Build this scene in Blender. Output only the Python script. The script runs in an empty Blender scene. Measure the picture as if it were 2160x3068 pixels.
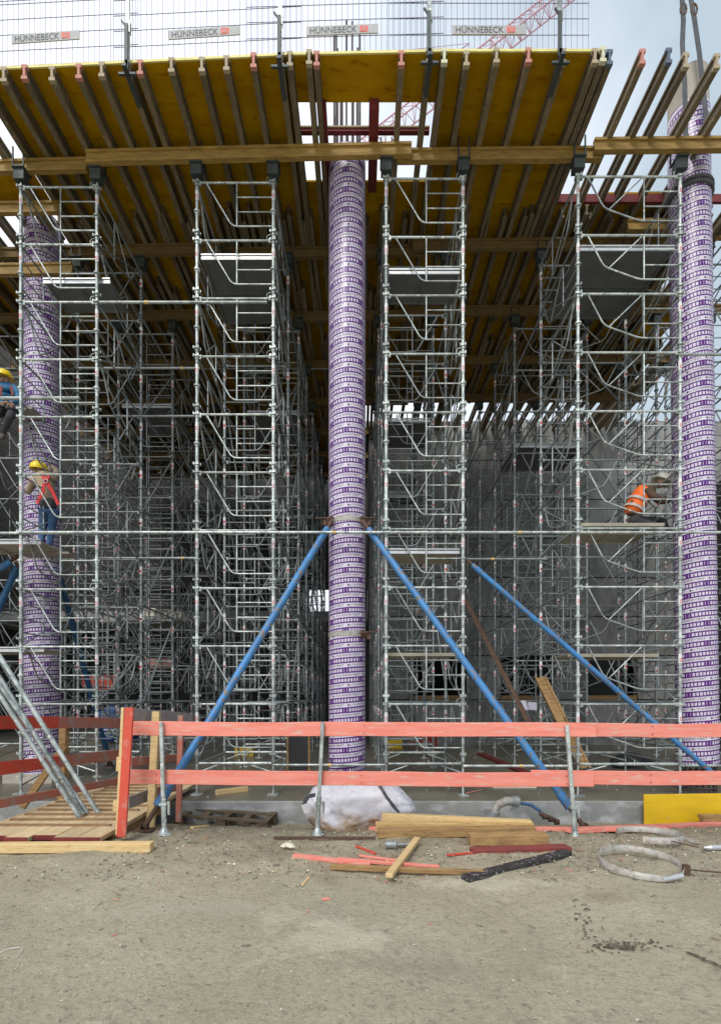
import bpy, math, random
from mathutils import Vector, Matrix
random.seed(7)
R = math.radians
sc = bpy.context.scene
col = sc.collection
# ------------------------------------------------------------------ camera, world, light
EYE = 1.57; F = 1500.0; CU = 1080.0; HV = 2090.0
cam = bpy.data.cameras.new('camera'); co = bpy.data.objects.new('camera', cam); col.objects.link(co)
co.location = (0, 0, EYE); co.rotation_euler = (R(90), 0, 0)
cam.sensor_fit = 'VERTICAL'; cam.sensor_height = 36; cam.lens = F/3068*36
cam.shift_y = (HV-1534)/3068; cam.clip_start = .1; cam.clip_end = 2000
sc.camera = co
w = bpy.data.worlds.new('World'); sc.world = w; w.use_nodes = True
nt = w.node_tree; nt.nodes.clear()
def nn(nt, t, **k):
    n = nt.nodes.new(t)
    for a, b in k.items():
        if a.startswith('i_'):
            key = a[2:]; key = int(key) if key.isdigit() else key.replace('_', ' ')
            if isinstance(b, bpy.types.NodeSocket): nt.links.new(b, n.inputs[key])
            else: n.inputs[key].default_value = b
        else: setattr(n, a, b)
    return n
sky = nn(nt, 'ShaderNodeTexSky', sky_type='NISHITA', sun_disc=False, sun_elevation=R(48), sun_rotation=R(200), air_density=1.0, dust_density=2.0)
tc = nn(nt, 'ShaderNodeTexCoord')
nz = nn(nt, 'ShaderNodeTexNoise', i_Vector=tc.outputs['Generated'], i_Scale=1.7, i_Detail=6.0, i_Roughness=.5)
sxw = nn(nt, 'ShaderNodeSeparateXYZ', i_0=tc.outputs['Generated'])
cfac = nn(nt, 'ShaderNodeMath', operation='MULTIPLY_ADD', i_0=sxw.outputs[0], i_1=-.75, i_2=nz.outputs['Fac'])
cr = nn(nt, 'ShaderNodeValToRGB', i_Fac=cfac.outputs[0])
cr.color_ramp.elements[0].position = .30; cr.color_ramp.elements[0].color = (4.4, 5.3, 6.1, 1)
cr.color_ramp.elements[1].position = .56; cr.color_ramp.elements[1].color = (9.6, 10.0, 10.8, 1)
mx = nn(nt, 'ShaderNodeMixRGB', i_Fac=.93, i_1=sky.outputs[0], i_2=cr.outputs[0])
bg = nn(nt, 'ShaderNodeBackground', i_Color=mx.outputs[0], i_Strength=.092)
ow = nn(nt, 'ShaderNodeOutputWorld', i_Surface=bg.outputs[0])
sl = bpy.data.lights.new('sun', 'SUN'); so = bpy.data.objects.new('sun', sl); col.objects.link(so)
sl.energy = 1.45; sl.angle = R(22); sl.color = (1, .97, .92)
so.rotation_euler = (R(42), 0, R(-20)); so.location = (0, -5, 20)
sc.view_settings.view_transform = 'Standard'; sc.view_settings.look = 'None'
sc.view_settings.exposure = 0.5; sc.view_settings.gamma = 1; sc.view_settings.use_curve_mapping = False
sc.cycles.max_bounces = 5; sc.cycles.diffuse_bounces = 3; sc.cycles.glossy_bounces = 2
# ------------------------------------------------------------------ helpers
def at(u, v, Y): return Vector(((u-CU)*Y/F, Y, EYE-(v-HV)*Y/F))
def ux(u, Y): return (u-CU)*Y/F
def gz(x, y):
    if y < 6.1: z = -.07
    elif y < 7.55: z = -.07-.27*((y-6.1)/1.45)
    else: z = -.34
    return z + .012*math.sin(x*1.7+y*.9) + .008*math.sin(x*4.1-y*3.3)
def gp(u, v, dz=0):
    Y = 6
    for _ in range(12):
        z = gz(ux(u, Y), Y)+dz; Y = .5*Y+.5*min(7.6, (EYE-z)*F/max(40, v-HV))
    return Vector((ux(u, Y), Y, z))
class MB:
    def __init__(s): s.v = []; s.f = []; s.m = []; s.sm = []
    def add(s, vs, fs, mi=0, smooth=False):
        o = len(s.v); s.v += [Vector(p) for p in vs]; s.f += [[o+i for i in f] for f in fs]
        s.m += [mi]*len(fs); s.sm += [smooth]*len(fs); return s
    def box(s, c, d, mi=0, rot=None):
        c = Vector(c); hx, hy, hz = d[0]/2, d[1]/2, d[2]/2
        vs = [Vector((x, y, z)) for x in (-hx, hx) for y in (-hy, hy) for z in (-hz, hz)]
        if rot is not None: vs = [rot @ p for p in vs]
        return s.add([p+c for p in vs], [(0,1,3,2),(4,6,7,5),(0,4,5,1),(2,3,7,6),(0,2,6,4),(1,5,7,3)], mi)
    def beam(s, a, b, wd, ht, mi=0, up=(0,0,1), tw=0):      # box running from a to b
        a = Vector(a); b = Vector(b); d = b-a; L = d.length; d.normalize(); up = Vector(up)
        sx = d.cross(up); sx = sx.normalized() if sx.length > 1e-4 else Vector((1,0,0)); uz = sx.cross(d)
        rot = Matrix((sx, d, uz)).transposed()
        if tw: rot = rot @ Matrix.Rotation(tw, 3, 'Y')
        return s.box((a+b)/2, (wd, L, ht), mi, rot)
    def tube(s, pts, r, n=6, mi=0, cap=False, r2=None):
        pts = [Vector(p) for p in pts]; rings = []; k = len(pts)
        ref = None
        for i, p in enumerate(pts):
            d = (pts[min(i+1, k-1)]-pts[max(i-1, 0)]).normalized()
            if ref is None:
                ref = Vector((0,0,1)) if abs(d.z) < .9 else Vector((1,0,0))
            x = (ref-d*ref.dot(d)).normalized(); y = d.cross(x); ref = x
            rr = r if r2 is None else r+(r2-r)*i/max(1, k-1)
            rings.append([p+x*math.cos(2*math.pi*j/n)*rr+y*math.sin(2*math.pi*j/n)*rr for j in range(n)])
        vs = [q for ring in rings for q in ring]
        fs = [(i*n+j, i*n+(j+1)%n, (i+1)*n+(j+1)%n, (i+1)*n+j) for i in range(k-1) for j in range(n)]
        s.add(vs, fs, mi, True)
        if cap: s.add(rings[0], [list(range(n))[::-1]], mi); s.add(rings[-1], [list(range(n))], mi)
        return s
    def cyl(s, c, r, h, n=12, mi=0, axis='z'):
        c = Vector(c); d = {'z': Vector((0,0,1)), 'x': Vector((1,0,0)), 'y': Vector((0,1,0))}[axis]
        return s.tube([c-d*h/2, c+d*h/2], r, n, mi, True)
    def mesh(s, name, mats, org=(0,0,0)):
        me = bpy.data.meshes.new(name); o = Vector(org)
        me.from_pydata([tuple(p-o) for p in s.v], [], s.f)
        for m in (mats if isinstance(mats, (list, tuple)) else [mats]): me.materials.append(m)
        me.polygons.foreach_set('material_index', s.m); me.polygons.foreach_set('use_smooth', s.sm)
        me.update(); return me
    def build(s, name, mats, parent=None, org=None):
        if org is None:
            org = Vector((0,0,0)); p = parent
            while p is not None: org += p.location; p = p.parent
        return link(name, s.mesh(name, mats, org), parent)
def link(name, me, parent=None, loc=(0,0,0)):
    o = bpy.data.objects.new(name, me); col.objects.link(o); o.location = loc
    if parent is not None: o.parent = parent
    return o
def tag(o, label=None, cat=None, group=None, kind=None):
    if label: o['label'] = label
    if cat: o['category'] = cat
    if group: o['group'] = group
    if kind: o['kind'] = kind
    return o
def thing(name, loc, label, cat, group=None):
    o = bpy.data.objects.new(name, None); col.objects.link(o); o.location = loc; o.empty_display_size = .2
    return tag(o, label, cat, group)
def solo(mb, name, mats, label, cat, group=None, org=None):
    if org is None:
        lo = [min(p[i] for p in mb.v) for i in range(3)]; hi = [max(p[i] for p in mb.v) for i in range(3)]
        org = Vector(((lo[0]+hi[0])/2, (lo[1]+hi[1])/2, lo[2]))
    o = link(name, mb.mesh(name, mats, org), None, org); return tag(o, label, cat, group)
def bevel(o, wd, seg=2):
    m = o.modifiers.new('edge', 'BEVEL'); m.width = wd; m.segments = seg; m.limit_method = 'ANGLE'; return o
# ------------------------------------------------------------------ materials
def mat(name, c1, c2=None, rough=.7, metal=0, scale=6, detail=5, bump=.0, bscale=None, stretch=None, rnd=.0, c3=None, spec=.5, lo=.35, hi=.65, c3at=(.6,.72), c3s=2.0):
    m = bpy.data.materials.new(name); m.use_nodes = True; nt = m.node_tree; b = nt.nodes['Principled BSDF']
    b.inputs['Roughness'].default_value = rough; b.inputs['Metallic'].default_value = metal
    b.inputs['Specular IOR Level'].default_value = spec
    g = nn(nt, 'ShaderNodeNewGeometry'); oi = nn(nt, 'ShaderNodeObjectInfo')
    vec = g.outputs['Position']
    off = nn(nt, 'ShaderNodeVectorMath', operation='SCALE'); nt.links.new(oi.outputs['Random'], off.inputs['Scale']); off.inputs[0].default_value = (17, 31, 23)
    ad = nn(nt, 'ShaderNodeVectorMath', operation='ADD', i_0=vec, i_1=off.outputs[0]); vec = ad.outputs[0]
    if stretch:
        mp = nn(nt, 'ShaderNodeMapping', i_Vector=vec); mp.inputs['Scale'].default_value = stretch; vec = mp.outputs[0]
    nz = nn(nt, 'ShaderNodeTexNoise', i_Vector=vec, i_Scale=scale, i_Detail=detail, i_Roughness=.6)
    mr = nn(nt, 'ShaderNodeMapRange', i_0=nz.outputs['Fac'], i_1=lo, i_2=hi)
    mxx = nn(nt, 'ShaderNodeMixRGB', i_Fac=mr.outputs[0], i_1=(*c1, 1), i_2=(*(c2 or c1), 1)); out = mxx.outputs[0]
    if c3:
        n3 = nn(nt, 'ShaderNodeTexNoise', i_Vector=vec, i_Scale=scale*c3s, i_Detail=4.0)
        m3 = nn(nt, 'ShaderNodeMapRange', i_0=n3.outputs['Fac'], i_1=c3at[0], i_2=c3at[1])
        out = nn(nt, 'ShaderNodeMixRGB', i_Fac=m3.outputs[0], i_1=out, i_2=(*c3, 1)).outputs[0]
    if rnd:
        mr2 = nn(nt, 'ShaderNodeMapRange', i_0=oi.outputs['Random'], i_3=1-rnd, i_4=1+rnd)
        out = nn(nt, 'ShaderNodeVectorMath', operation='SCALE', i_0=out, i_3=mr2.outputs[0]).outputs[0]
    nt.links.new(out, b.inputs['Base Color'])
    if bump:
        nb = nn(nt, 'ShaderNodeTexNoise', i_Vector=vec, i_Scale=bscale or scale*4, i_Detail=4.0)
        bp = nn(nt, 'ShaderNodeBump', i_Strength=bump, i_Distance=.02, i_Height=nb.outputs['Fac'])
        nt.links.new(bp.outputs[0], b.inputs['Normal'])
    return m
M = {}
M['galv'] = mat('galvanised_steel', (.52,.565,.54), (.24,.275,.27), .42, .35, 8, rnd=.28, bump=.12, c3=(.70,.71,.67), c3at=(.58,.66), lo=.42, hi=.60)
M['galv_d'] = mat('shade_toned_steel', (.36,.39,.385), (.23,.255,.26), .5, .45, 9, rnd=.2, c3=(.45,.46,.45))  # darker copy of the galvanised steel, shade of the rear rows put into its colour
M['forkm'] = mat('fork_steel', (.075,.09,.085), (.05,.06,.06), .55, .3, 12)
M['white'] = mat('sticker_white', (.78,.78,.78), rough=.5)
M['red'] = mat('sticker_red', (.62,.04,.04), rough=.5)
M['yel'] = mat('tape_yellow', (.75,.50,.12), (.6,.45,.2), rough=.6)
M['ply'] = mat('formwork_ply', (.46,.26,.0), (.38,.19,.0), .6, 0, 2.2, rnd=.08, c3=(.30,.13,.0), spec=.12, stretch=(1,3,1))
M['joist'] = mat('weathered_timber', (.20,.155,.09), (.115,.09,.055), .85, 0, 5, rnd=.22, c3=(.34,.29,.20), stretch=(4,1,4), bump=.2)
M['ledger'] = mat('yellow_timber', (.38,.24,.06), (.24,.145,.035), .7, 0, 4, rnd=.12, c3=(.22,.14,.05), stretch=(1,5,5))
M['ledgerd'] = mat('shade_toned_beam_timber', (.20,.13,.04), (.14,.085,.03), .8, 0, 4, rnd=.12, stretch=(1,5,5))  # darker copy of the beam timber, with back bay shade in the colour
M['redg'] = mat('gate_red_board', (.62,.08,.04), (.55,.08,.05), .7, 0, 2.5, c3=(.60,.22,.17), bump=.15)
M['lumber'] = mat('fresh_timber', (.74,.55,.28), (.62,.43,.19), .75, 0, 5, rnd=.1, c3=(.52,.34,.15), stretch=(1,6,6), bump=.15)
M['lumberb'] = mat('brown_timber', (.40,.25,.10), (.25,.145,.06), .8, 0, 4, rnd=.1, c3=(.17,.10,.04), stretch=(1,6,6), bump=.2)
M['plank'] = mat('worn_plank', (.64,.49,.29), (.48,.35,.19), .85, 0, 3, rnd=.14, c3=(.66,.56,.40), stretch=(6,1.2,6), bump=.2)
M['cleat'] = mat('dark_cleat', (.30,.19,.10), (.22,.13,.07), .85, 0, 6)
M['pink'] = mat('salmon_painted_board', (.82,.29,.22), (.74,.20,.15), .75, 0, 2.2, rnd=.08, c3=(.66,.42,.34), stretch=(1,7,9), bump=.2, c3at=(.55,.68), detail=8)
M['redb'] = mat('red_painted_board', (.56,.06,.03), (.46,.07,.045), .7, 0, 2.5, rnd=.18, c3=(.45,.17,.14), stretch=(1,5,5), bump=.15)
M['redf'] = mat('faded_red_board', (.52,.16,.10), (.42,.20,.16), .8, 0, 3.5, rnd=.15, c3=(.36,.30,.27), bump=.15)
M['greyb'] = mat('grey_board', (.36,.31,.29), (.27,.235,.22), .85, 0, 5, rnd=.15, bump=.2)
M['rustred'] = mat('dark_red_steel', (.20,.03,.03), (.14,.025,.025), .6, .2, 6)
M['blue'] = mat('blue_painted_steel', (.055,.235,.52), (.045,.165,.36), .5, .05, 4, c3=(.19,.15,.11), stretch=(1,1,.7), c3at=(.56,.60), c3s=4.5, bump=.1)
M['blued'] = mat('dark_blue_paint', (.02,.11,.24), (.015,.085,.19), .5, .05, 6)
M['rust'] = mat('rusty_steel', (.15,.09,.06), (.10,.06,.045), .8, .3, 14, c3=(.28,.15,.08))
M['conc'] = mat('grey_concrete', (.29,.285,.27), (.18,.18,.17), .9, 0, 1.4, detail=8, c3=(.36,.355,.34), bump=.25, bscale=9, rnd=.22, stretch=(1.6,1.6,.6), lo=.4, hi=.6)
M['concd'] = mat('shade_toned_concrete', (.05,.047,.042), (.032,.03,.028), .9, 0, 1.0, bump=.1, rnd=.1)  # near black, the gloom of the interior is put into the colour
M['concl'] = mat('pale_concrete', (.46,.42,.36), (.36,.33,.28), .9, 0, 3, bump=.1)
M['slabf'] = mat('wet_slab', (.20,.18,.135), (.13,.115,.085), .35, 0, 1.1, detail=7, c3=(.26,.24,.19), bump=.12, bscale=14)
M['slabe'] = mat('slab_edge', (.31,.315,.31), (.20,.205,.20), .8, 0, 1.6, c3=(.50,.51,.51), stretch=(1,1,1.6), bump=.2, c3at=(.50,.74), detail=9)
M['black'] = mat('black_sheet', (.025,.025,.027), (.035,.035,.036), .6)
M['strap'] = mat('dark_webbing', (.10,.11,.12), (.07,.07,.08), .8)
M['redd'] = mat('dull_red_paint', (.25,.05,.04), (.19,.045,.035), .8, 0, 4, bump=.2)
M['lumberm'] = mat('golden_timber', (.58,.40,.17), (.44,.28,.10), .8, 0, 4, c3=(.30,.19,.08), stretch=(1,7,7), bump=.15)
M['bagw'] = mat('white_woven_bag', (.78,.77,.82), (.64,.63,.68), .75, 0, 5, detail=8, bump=.9, bscale=7)
M['paper'] = mat('white_paper', (.62,.60,.72), rough=.8)
M['yelp'] = mat('yellow_panel', (.80,.52,.012), (.72,.45,.012), .5, 0, 2.5, c3=(.58,.42,.10), stretch=(1,4,4), c3at=(.62,.75), bump=.08)
M['alu'] = mat('aluminium', (.62,.63,.64), (.5,.51,.52), .4, .5, 8)
M['deckg'] = mat('grey_deck_underside', (.145,.15,.155), (.11,.115,.12), .7, 0, 3, rnd=.1)
M['beige'] = mat('beige_deck_underside', (.42,.39,.30), (.35,.32,.25), .7, 0, 3)
M['crane'] = mat('crane_red', (.62,.36,.40), (.55,.32,.36), .6)
M['char'] = mat('charred_timber', (.02,.02,.02), (.045,.043,.045), .45, 0, 6, c3=(.42,.42,.45), stretch=(1,3,3), c3at=(.6,.68), c3s=2.5)
M['rebar'] = mat('rebar', (.13,.10,.09), (.10,.08,.08), .7, .3)
M['ring'] = mat('clamp_band', (.46,.45,.41), (.34,.33,.30), .6, .2, 9, c3=(.27,.17,.11), c3at=(.48,.85), c3s=2)
M['tarp'] = mat('blue_tarp', (.015,.07,.22), (.01,.04,.14), .7)

def col_mat():
    m = bpy.data.materials.new('printed_column_wrap'); m.use_nodes = True; nt = m.node_tree; b = nt.nodes['Principled BSDF']
    b.inputs['Roughness'].default_value = .32; b.inputs['Specular IOR Level'].default_value = .5
    tc = nn(nt, 'ShaderNodeTexCoord'); sx = nn(nt, 'ShaderNodeSeparateXYZ', i_0=tc.outputs['Object'])
    def ma(op, a, b_=0.0, c=0.0): return nn(nt, 'ShaderNodeMath', operation=op, i_0=a, i_1=b_, i_2=c).outputs[0]
    ph = ma('DIVIDE', ma('ARCTAN2', sx.outputs[1], sx.outputs[0]), 2*math.pi)
    s = ma('SUBTRACT', ma('DIVIDE', sx.outputs[2], PITCH), ph)
    fl = ma('FLOOR', s); fr = ma('FRACT', s)
    # purple band in fr .27-.73
    inb = ma('COMPARE', fr, .5, .30)
    sq_v = ma('COMPARE', fr, .5, .15)
    t = ma('MULTIPLY', ma('ADD', ph, fl), 3.5*11)
    unit = ma('FLOOR', t); uf = ma('FRACT', t)
    um = ma('FLOORED_MODULO', unit, 11.0)
    dark = ma('LESS_THAN', um, 1.5)
    sq_u = ma('COMPARE', uf, .5, .34)
    tick = ma('MULTIPLY', dark, ma('COMPARE', uf, .5, .07))
    n1 = nn(nt, 'ShaderNodeTexNoise', i_Vector=tc.outputs['Object'], i_Scale=60.0, i_Detail=1.0)
    pict = ma('GREATER_THAN', n1.outputs['Fac'], .40)
    sq = ma('MULTIPLY', sq_v, ma('MAXIMUM', ma('MULTIPLY', ma('SUBTRACT', 1.0, dark), ma('MULTIPLY', sq_u, ma('MULTIPLY_ADD', pict, .45, .55))), tick))
    n2 = nn(nt, 'ShaderNodeTexNoise', i_Vector=tc.outputs['Object'], i_Scale=3.0, i_Detail=5.0)
    wh = nn(nt, 'ShaderNodeMixRGB', i_Fac=n2.outputs['Fac'], i_1=(.74,.70,.78,1), i_2=(.56,.52,.62,1))
    inner = nn(nt, 'ShaderNodeMixRGB', i_Fac=sq, i_1=(.09,.007,.165,1), i_2=wh.outputs[0])
    outc = nn(nt, 'ShaderNodeMixRGB', i_Fac=inb, i_1=wh.outputs[0], i_2=inner.outputs[0])
    seam = ma('COMPARE', fr, .03, .012)
    outc = nn(nt, 'ShaderNodeMixRGB', i_Fac=ma('MULTIPLY', seam, .5), i_1=outc.outputs[0], i_2=(.3,.28,.33,1))
    nt.links.new(outc.outputs[0], b.inputs['Base Color'])
    bp = nn(nt, 'ShaderNodeBump', i_Strength=.25, i_Distance=.01, i_Height=ma('ADD', seam, ma('MULTIPLY', n2.outputs['Fac'], 1.5)))
    nt.links.new(bp.outputs[0], b.inputs['Normal'])
    return m
PITCH = .163
M['wrap'] = col_mat()
M['ink'] = mat('printed_ink', (.03,.02,.04), rough=.5)

def ground_mat():
    m = bpy.data.materials.new('dirt_ground'); m.use_nodes = True; nt = m.node_tree; b = nt.nodes['Principled BSDF']
    g = nn(nt, 'ShaderNodeNewGeometry'); P = g.outputs['Position']
    def nz(s, d=6.0, r=.6, dist=0.0): return nn(nt, 'ShaderNodeTexNoise', i_Vector=P, i_Scale=s, i_Detail=d, i_Roughness=r, i_Distortion=dist).outputs['Fac']
    def mr(x, a, b_, c=0.0, d=1.0): return nn(nt, 'ShaderNodeMapRange', i_0=x, i_1=a, i_2=b_, i_3=c, i_4=d).outputs[0]
    def mixc(f, a, b_):
        n = nn(nt, 'ShaderNodeMixRGB', i_Fac=f)
        for i, x in ((1, a), (2, b_)):
            if isinstance(x, tuple): n.inputs[i].default_value = (*x, 1)
            else: nt.links.new(x, n.inputs[i])
        return n.outputs[0]
    c = mixc(mr(nz(.8), .35, .65), (.43,.385,.26), (.53,.48,.33))
    c = mixc(mr(nz(.45, 3.0), .5, .68, 0, .6), c, (.42,.405,.30))
    c = mixc(mr(nz(1.3, 8.0, .7, .6), .57, .68, 0, .65), c, (.66,.61,.43))
    c = mixc(mr(nz(16, 6.0, .7), .52, .64, 0, .6), c, (.27,.24,.175))
    c = mixc(mr(nz(26, 8.0, .8), .38, .58, .38, 0), c, (.29,.26,.19))
    c = mixc(mr(nz(34, 6.0, .75), .585, .63, 0, .75), c, (.12,.105,.085))
    c = mixc(mr(nz(42, 5.0, .7), .40, .35, 0, .7), c, (.62,.58,.46))
    for (pu, pv, rx_, ry_, cc_, am) in ((1010, 2805, .42, .27, (.62,.58,.43), .7), (1480, 2650, .5, .22, (.66,.61,.45), .6), (870, 2745, .35, .2, (.60,.56,.42), .5), (560, 2720, .7, .2, (.50,.47,.36), .5), (1250, 2900, .5, .12, (.30,.27,.20), .4), (1830, 2690, .22, .12, (.25,.20,.13), .5)):
        q_ = gp(pu, pv); sb_ = nn(nt, 'ShaderNodeVectorMath', operation='SUBTRACT', i_0=P, i_1=tuple(q_)); dv = nn(nt, 'ShaderNodeVectorMath', operation='DIVIDE', i_0=sb_.outputs[0], i_1=(rx_, ry_, 9.0))
        ln = nn(nt, 'ShaderNodeVectorMath', operation='LENGTH', i_0=dv.outputs[0])
        dn = nn(nt, 'ShaderNodeMath', operation='MULTIPLY_ADD', i_0=nz(4.5, 8.0, .75, .5), i_1=-4.0, i_2=nn(nt, 'ShaderNodeMath', operation='ADD', i_0=ln.outputs['Value'], i_1=2.0).outputs[0])
        c = mixc(mr(dn.outputs[0], 1.05, .45, 0, am), c, cc_)
    # damp churned soil towards the slab
    sy = nn(nt, 'ShaderNodeSeparateXYZ', i_0=P)
    soil = nn(nt, 'ShaderNodeMath', operation='MULTIPLY', i_0=mr(nn(nt, 'ShaderNodeMath', operation='ADD', i_0=sy.outputs[1], i_1=mr(nz(1.5), .3, .7, -1.0, 1.0)).outputs[0], 4.6, 6.0), i_1=.75).outputs[0]
    c = mixc(soil, c, mixc(mr(nz(9, 6.0, .7), .4, .6), (.20,.165,.105), (.34,.295,.205)))
    nt.links.new(c, b.inputs['Base Color'])
    nt.links.new(mr(nz(.6), .4, .65, .45, .9), b.inputs['Roughness'])
    h = nn(nt, 'ShaderNodeMath', operation='ADD', i_0=nz(30, 8.0, .75), i_1=nz(5, 5.0)).outputs[0]
    bp = nn(nt, 'ShaderNodeBump', i_Strength=.8, i_Distance=.035, i_Height=h); nt.links.new(bp.outputs[0], b.inputs['Normal'])
    return m
M['ground'] = ground_mat()

# ------------------------------------------------------------------ ground and slab
mb = MB(); from mathutils import noise as NZ
xs = [-400, -100, -30]+[-9+.055*i for i in range(328)]+[30, 100, 400]; ys = [-60, -12, -1]+[1.4+.05*i for i in range(126)]+[12, 60, 900]
for y in ys:
    for x in xs:
        z = gz(x, y) if -1 < y < 7.9 else -.34
        if 1 < y < 7.62 and abs(x) < 9.1:
            k = .35+.65*min(1, max(0, (y-3.9)/1.2)); P_ = Vector((x, y, 0))
            z += k*(.030*NZ.noise(P_*1.9)+.020*NZ.noise(P_*5)+.012*NZ.noise(P_*13))+(random.random()-.5)*.006*k-.005
        if 7 < y < 8: z += 0
        mb.v.append(Vector((x, y, z)))
nx = len(xs)
for j in range(len(ys)-1):
    for i in range(nx-1): mb.f.append((j*nx+i, j*nx+i+1, (j+1)*nx+i+1, (j+1)*nx+i)); mb.m.append(0); mb.sm.append(True)
tag(link('ground', mb.mesh('ground', M['ground'])), kind='structure')
mb = MB(); SY = 7.62
mb.box((0, 25+SY/2-.0, -.2), (60, 50-SY, .4))
o = mb.build('concrete_slab', [M['slabf'], M['slabe']]); tag(o, kind='structure')
me = o.data
for p in me.polygons:
    if p.normal.y < -.5: p.material_index = 1
bevel(o, .025, 2)

# ------------------------------------------------------------------ formwork deck
def jx(u): return (u-CU)*7.0/F
def sk(x): return -.025*x if x < 0 else -.010*x
def fy(x): return 7.0+(-.038*x if x < 0 else 0)
ROW = [8.06+1.65*i for i in range(8)]
ZB, ZT, ZP = 10.18, 10.38, 10.58
M['edge'] = mat('pale_yellow_edge', (.80,.72,.28), (.66,.58,.16), .6)
deck = thing('slab_formwork', (0, 8.06, ZB), 'timber slab formwork deck of yellow panels on joists high above the scaffold towers', 'formwork deck')
def ibeam_geo(L):       # along +Y from 0 to L, bottom at z 0
    m = MB(); m.box((0, L/2, .02), (.08, L, .04)); m.box((0, L/2, .18), (.08, L, .04)); m.box((0, L/2, .1), (.03, L, .122)); return m
jm = {}
def joist(x, y0, y1, z=ZT, end=None, mt='joist', name='joist'):
    L = round((y1-y0)*5)/5; key = (L, mt)
    if key not in jm: jm[key] = ibeam_geo(L).mesh('joist', M[mt])
    o = link(name, jm[key], deck, Vector((x, y0, z))-deck.location)
    o.rotation_euler.z = (random.random()-.5)*.012
    if end:
        k = 'end'+end
        if k not in jm:
            e = MB(); e.box((0, -.004, .02), (.086, .05, .046)); e.box((0, -.004, .18), (.084, .05, .046)); e.box((0, -.004, .1), (.034, .05, .12)); jm[k] = e.mesh('painted_end', M[end])
        link('painted_end', jm[k], o)
    return o
M['endr'] = mat('end_red', (.50,.22,.17), rough=.7); M['endw'] = mat('end_cream', (.62,.60,.42), rough=.7); M['endp'] = mat('end_pale_wood', (.38,.31,.20), rough=.7); M['endg'] = mat('end_dark', (.10,.13,.17), rough=.7)
front = [(-165,'endp'),(-85,'endp'),(-12,'endp'),(55,'endr'),(137,'endp'),(222,'endr'),(294,'endp'),(375,'endp'),(413,'endr'),(510,'endp'),(602,'endp'),(677,'endp'),(760,'endr'),(843,'endp'),(869,'endp'),(927,'endp'),(949,'endr'),
         (1202,'endr'),(1284,'endp'),(1329,'endw'),(1396,'endp'),(1484,'endp'),(1579,'endr'),(1682,'endp'),(1777,'endp'),(1799,'endw'),(1822,'endg'),(1919,'endr'),(1996,'endg'),(2054,'endp'),(2148,'endp'),(2240,'endp')]
for u, e in front:
    x = jx(u); y0 = fy(x)-.02+(random.random()-.5)*.05
    if u > 1840: y0 = {1919:6.98, 1996:6.97, 2054:7.02, 2148:7.03, 2240:7.0}[u]
    joist(x, y0, 9.75+.2*random.random(), end=e)
# rear bays: overlapping joists
random.seed(11)
for b, (ya, yb) in enumerate([(9.35, 11.6), (11.0, 13.3), (12.6, 14.9), (14.3, 16.7), (16.0, 18.3), (17.6, 20.0)]):
    x = -9.0+.1*b
    while x < (6.9 if b < 2 else 8.3 if b < 4 else -1.0):
        if not (-.75 < x < -.0 and b < 1 and False):
            joist(x, ya-.25*random.random(), yb+.2*random.random())
            if random.random() < .45: joist(x+.1+.03*random.random(), ya-.3*random.random(), yb+.15)
        x += .30+.14*random.random()
# main beams (pairs run left-right on the fork heads)
def ledger(x0, x1, y, z=ZB, mt='ledger'):
    m = MB(); a = Vector((x0, y+sk(x0), z)); b_ = Vector((x1, y+sk(x1), z))
    for dz, hh, ww in ((.02, .04, .08), (.18, .04, .08), (.1, .124, .03)):
        m.beam(a+Vector((0,0,dz)), b_+Vector((0,0,dz)), ww, hh)
    return m.build('main_beam', M[mt], deck)
for r, y in enumerate(ROW):
    xr = 6.6 if r < 5 else -1.2
    if r == 0:
        ledger(-7.2, ux(250, 8.06), y, ZB-.02); ledger(ux(252, 8.06)+.03, ux(1232, 8.0), y-.09, ZB); ledger(ux(1190, 8), ux(1800, 8.0), y, ZB-.005)
        ledger(ux(1772, 8.0), 7.0, y-.1, ZB+.02)
    else:
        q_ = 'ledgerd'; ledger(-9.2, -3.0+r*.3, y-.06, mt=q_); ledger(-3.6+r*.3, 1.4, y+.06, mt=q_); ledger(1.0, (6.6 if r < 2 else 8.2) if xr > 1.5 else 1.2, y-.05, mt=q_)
# plywood sheets
grid_x = [-9.2, -8.0, -6.8, -5.62, -5.46, -4.3, -3.1, -2.0, -.95, 1.14, 2.3, 3.36, 4.4, 5.4, 6.3, 7.5]
grid_y = [6.96, 7.58, 8.60, 8.74, 8.95, 9.12, 10.1, 11.4, 12.9, 14.4, 15.3, 16.6, 18.2, 20.0]
def open_(x, y):
    if x < -5.62: return y < 8.5 or 9.4 < y < 9.9
    if -5.62 < x < -5.46: return y < 10.1
    if -.95 < x < 1.14 and 7.58 < y < 8.74: return True
    if x > 3.36 and y < 8.95: return True
    if 3.36 < x < 4.4 and y < 9.1: return True
    if x > 6.3 and y < 11.4: return True
    if x > -1 and y > 15.3: return True
    return False
for i in range(len(grid_x)-1):
    for j in range(len(grid_y)-1):
        x0, x1, y0, y1 = grid_x[i], grid_x[i+1], grid_y[j], grid_y[j+1]
        if open_((x0+x1)/2, (y0+y1)/2): continue
        m = MB(); ya = [y0, y0] if j else [fy(x0), fy(x1)]
        vs = [(x0, ya[0], ZP), (x1, ya[1], ZP), (x1, y1, ZP), (x0, y1, ZP)]
        vs += [(a, b_, ZP+.027) for a, b_, _ in vs]
        m.add(vs, [(3,2,1,0),(4,5,6,7),(0,1,5,4),(1,2,6,5),(2,3,7,6),(3,0,4,7)])
        m.build('plywood_sheet', M['ply'], deck)
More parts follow.
